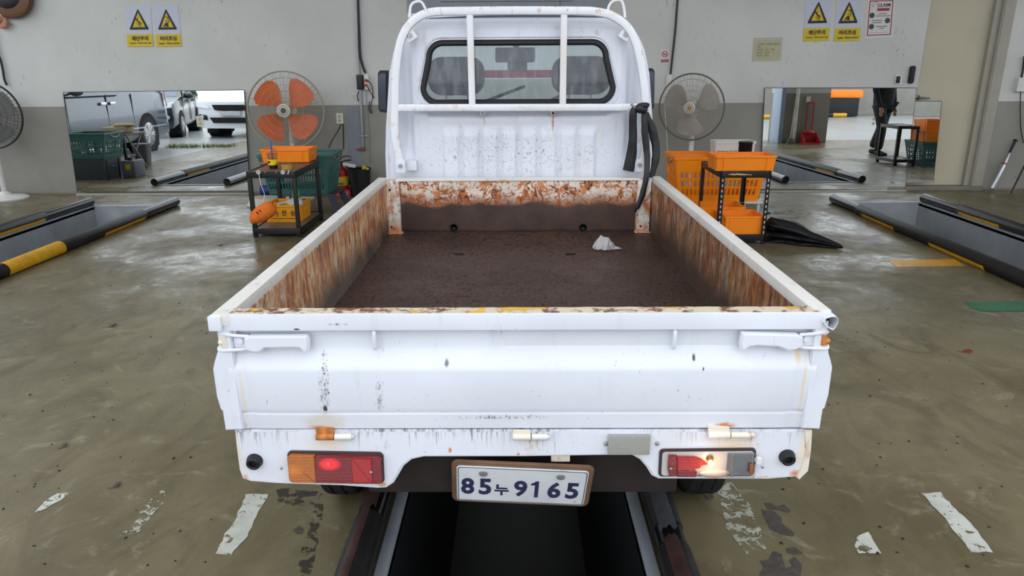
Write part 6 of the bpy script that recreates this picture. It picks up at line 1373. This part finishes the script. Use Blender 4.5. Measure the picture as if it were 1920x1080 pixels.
# crates, table and bin between van and left pit
basket(-6.32, -5.72, 6.9, 7.45, .298, .34, m_gr, 'green slatted crate on top of a grey crate stack, seen in the left mirror', name='stacked_crate', cat='crate', nslot=12, handle=True)
crate(-6.30, -5.80, 6.95, 7.40, 0, .285, M('slate_plastic', (62, 66, 70), .5, var=.1), 'tall slate-grey crate under the green crate, seen in the left mirror', th=.012)
t = thing('grey_can', 'grey plastic jerry can with yellow label beside the crates, seen in the left mirror', 'can', (-5.66, 6.98, 0)); b = B(); b.box((-5.62, 6.98, .12), (.2, .30, .24), .025); b.out('can_body', M('grey_can_plastic', (92, 98, 106), .45), t); b = B(); b.box((-5.62, 7.133, .15), (.07, .012, .08), .003); b.out('yellow_label', m_sy, t); b = B(); b.cyl((-5.62, 7.05, .235), (-5.62, 7.05, .28), .03, n=12); b.tube(smoothpath([(-5.62, 6.86, .235), (-5.62, 6.88, .29), (-5.62, 6.98, .29), (-5.62, 7.0, .235)], 4), .012, 6); b.out('cap_handle', m_blk, t)
t = thing('folding_table', 'brown folding table with dark frame near the van, seen in the left mirror', 'table', (-5.95, 6.2, 0)); b = B(); b.bx(-6.40, -5.92, 5.9, 6.5, .55, .575, .005); b.out('table_top', m_tray, t)
for x in (-6.37, -5.97):
    b = B(); b.tube([(x, 5.95, .55), (x, 6.45, .0)], .014, 8); b.out('leg', m_steel, t); b = B(); b.tube([(x+.03, 6.45, .55), (x+.03, 5.95, .0)], .014, 8); b.out('leg', m_steel, t)
b = B(); b.bx(-5.97, -5.93, 6.505, 6.54, 0, .60); b.bx(-6.40, -6.36, 6.505, 6.54, 0, .60); b.bx(-6.36, -5.97, 6.505, 6.54, .10, .14); b.out('front_frame', m_cart, t)
t = thing('cement_sack', 'tan folded sack lying on the folding table, seen in the left mirror', 'sack', (-6.18, 6.2, .576)); b = B(); b.box((-6.18, 6.2, .624), (.36, .30, .09), .035); b.jitter(.015, 8); b.out('sack_body', mt('tan_sackcloth', (164, 150, 118), .8, var=.15), t); b = B(); b.ell((-6.08, 6.2, .69), (.17, .12, .035)); b.out('folded_top', mt('tan_sackcloth', (164, 150, 118), .8, var=.15), t)
t = thing('grey_bin', 'grey rectangular bin near the van wheel, seen in the left mirror', 'bin', (-6.17, 5.6, 0)); b = B(); b.tube([(-6.17, 5.6, 0), (-6.17, 5.6, .34)], [.09, .12], 16, sq=True); b.tube([(-6.17, 5.6, .33), (-6.17, 5.6, .36)], [.13, .13], 16, sq=True); b.out('bin_body', M('grey_bin_plastic', (84, 88, 92), .5), t)
# side cart with crates right of the frame (seen in the right-hand mirrors)
t = thing('side_cart', 'black frame cart right of the frame, seen in the right mirror', 'cart', (6.35, 5.7, 0))
for x in (5.95, 6.26):
    for y in (5.45, 6.0): b = B(); b.bx(x, x+.035, y, y+.035, 0, .62, .003); b.out('leg', m_cart, t)
tier(.57, .62, m_tray, t, 5.95, 6.295, 5.45, 6.035); tier(.05, .10, m_tray, t, 5.95, 6.295, 5.45, 6.035)
basket(6.36, 7.1, 5.5, 6.1, 0, .36, m_gr, 'dark green crate on the floor, seen in the small right mirror', name='side_crate', cat='crate', nslot=14)
crate(6.4, 7.05, 5.55, 6.05, .375, .17, m_or, 'orange crate on the dark green crate, seen in the small right mirror')
crate(6.42, 6.8, 5.6, 6.0, .555, .15, m_or, 'upper orange crate topmost of the stack in the small right mirror')
# person in dark work clothes, walking, seen in the right mirror from the chest down
def figure(base, face):
    t = thing('person', 'person in dark jacket, trousers and shoes standing out of frame, seen in the right mirror', 'person', base)
    bx_ = V(base); Rm = Matrix.Rotation(face, 3, 'Z')
    def skin(nodes, edges, nm, mat, root=0, sub=2):
        me = bpy.data.meshes.new(nm); me.from_pydata([Rm @ V(p) for p, r in nodes], edges, []); o = bpy.data.objects.new(nm, me); COL.objects.link(o)
        mo = o.modifiers.new('s', 'SKIN'); mo.use_smooth_shade = True
        for i, (p, r) in enumerate(nodes):
            sv = me.skin_vertices[0].data[i]; sv.radius = r if isinstance(r, tuple) else (r, r); sv.use_root = (i == root)
        o.modifiers.new('u', 'SUBSURF').levels = sub
        dg = bpy.context.evaluated_depsgraph_get(); dg.update(); m2 = bpy.data.meshes.new_from_object(o.evaluated_get(dg)); bpy.data.objects.remove(o)
        for p in m2.polygons: p.use_smooth = True
        m2.materials.clear(); m2.materials.append(mat); m2.name = nm
        o = bpy.data.objects.new(nm, m2); COL.objects.link(o); o.parent = t; ORG[o.name] = bx_; return o
    m_jk = M('dark_navy_jacket', (38, 40, 48), .8, var=.2); m_tr = M('charcoal_trousers', (44, 45, 50), .8, var=.2); m_sh = mt('black_shoe', (24, 24, 26), .5); m_sk_ = M('skin_tone', (196, 150, 122), .5, var=.06)
    # facing local -y; a short stride
    skin([((0, 0, .93), (.155, .115)), ((0, .01, 1.12), (.15, .11)), ((0, .015, 1.32), (.17, .12)), ((0, .01, 1.46), (.09, .08)), ((0, -.005, 1.55), .058), ((0, -.02, 1.66), (.078, .095)), ((0, -.01, 1.74), (.07, .08)),
          ((.19, .01, 1.42), .075), ((.26, .02, 1.16), .058), ((.25, -.08, .93), .045), ((.245, -.11, .85), .038), ((-.19, .01, 1.42), .075), ((-.26, .03, 1.16), .058), ((-.26, -.03, .92), .045), ((-.255, -.05, .84), .038),
          ((.10, -.0, .86), .10), ((.11, -.10, .50), .075), ((.115, -.08, .10), .058), ((-.10, .01, .86), .10), ((-.11, .05, .50), .075), ((-.12, .20, .12), .058)],
         [(0, 1), (1, 2), (2, 3), (3, 4), (4, 5), (5, 6), (3, 7), (7, 8), (8, 9), (9, 10), (3, 11), (11, 12), (12, 13), (13, 14), (0, 15), (15, 16), (16, 17), (0, 18), (18, 19), (19, 20)], 'body', m_jk)
    skin([((0, .0, .96), (.175, .135)), ((.105, -.0, .84), .12), ((.112, -.10, .50), .088), ((.117, -.08, .08), .078), ((-.105, .01, .84), .115), ((-.112, .05, .50), .088), ((-.122, .20, .10), .078)], [(0, 1), (1, 2), (2, 3), (0, 4), (4, 5), (5, 6)], 'trousers', m_tr)
    for nm, x, y in (('shoe', .117, -.08), ('shoe', -.122, .20)): skin([((x, y+.05, .045), (.045, .045)), ((x, y-.04, .05), (.05, .048)), ((x+(.01 if x > 0 else -.01), y-.15, .035), (.047, .034)), ((x+(.012 if x > 0 else -.012), y-.20, .03), (.035, .026))], [(0, 1), (1, 2), (2, 3)], nm, m_sh, 1)
    skin([((0, .01, .78), (.19, .15)), ((0, .01, 1.0), (.19, .145)), ((0, .012, 1.25), (.20, .15)), ((0, .012, 1.40), (.15, .12))], [(0, 1), (1, 2), (2, 3)], 'coat', m_jk)
    skin([((0, -.03, 1.655), (.073, .092)), ((0, -.02, 1.73), (.068, .082))], [(0, 1)], 'head', m_sk_)
    skin([((0, .03, 1.70), (.088, .07)), ((0, -.01, 1.77), (.078, .085))], [(0, 1)], 'hair', mt('black_hair', (20, 18, 18), .6))
    b = B()
    for s in (-1, 1): b.ell(bx_+Rm @ V((s*.032, -.112, 1.675)), (.010, .006, .006), None, 8, 6)
    b.out('eye', m_blk, t); b = B(); b.ell(bx_+Rm @ V((0, -.122, 1.645)), (.013, .018, .024), None, 10, 8); b.out('nose', m_sk_, t); b = B(); b.ell(bx_+Rm @ V((0, -.113, 1.605)), (.024, .006, .006), None, 10, 6); b.out('mouth', mt('lip', (150, 92, 84), .5), t)
    b = B()
    for s in (-1, 1): b.ell(bx_+Rm @ V((s*.085, -.01, 1.655)), (.012, .022, .032), None, 10, 8)
    b.out('ear', m_sk_, t)
    for s, hx, hy, hz in ((1, .245, -.11, .85), (-1, -.255, -.05, .84)):
        nodes = [((hx, hy, hz), .030), ((hx, hy-.015, hz-.05), (.036, .020)), ((hx, hy-.02, hz-.085), (.034, .016))]; ed = [(0, 1), (1, 2)]
        for i, (dy, ln) in enumerate(((-.030, .062), (-.012, .074), (.008, .068), (.026, .05))):
            k0 = len(nodes); nodes += [((hx, hy-.02+dy, hz-.09-ln*.5), .0095), ((hx-s*.012, hy-.02+dy, hz-.09-ln), .0085)]; ed += [(2, k0), (k0, k0+1)]
        k0 = len(nodes); nodes += [((hx-s*.012, hy-.05, hz-.06), .011), ((hx-s*.018, hy-.062, hz-.095), .0095)]; ed += [(1, k0), (k0, k0+1)]
        skin(nodes, ed, 'hand', m_sk_, 1)
figure((6.55, 4.25, 0), rad(150))
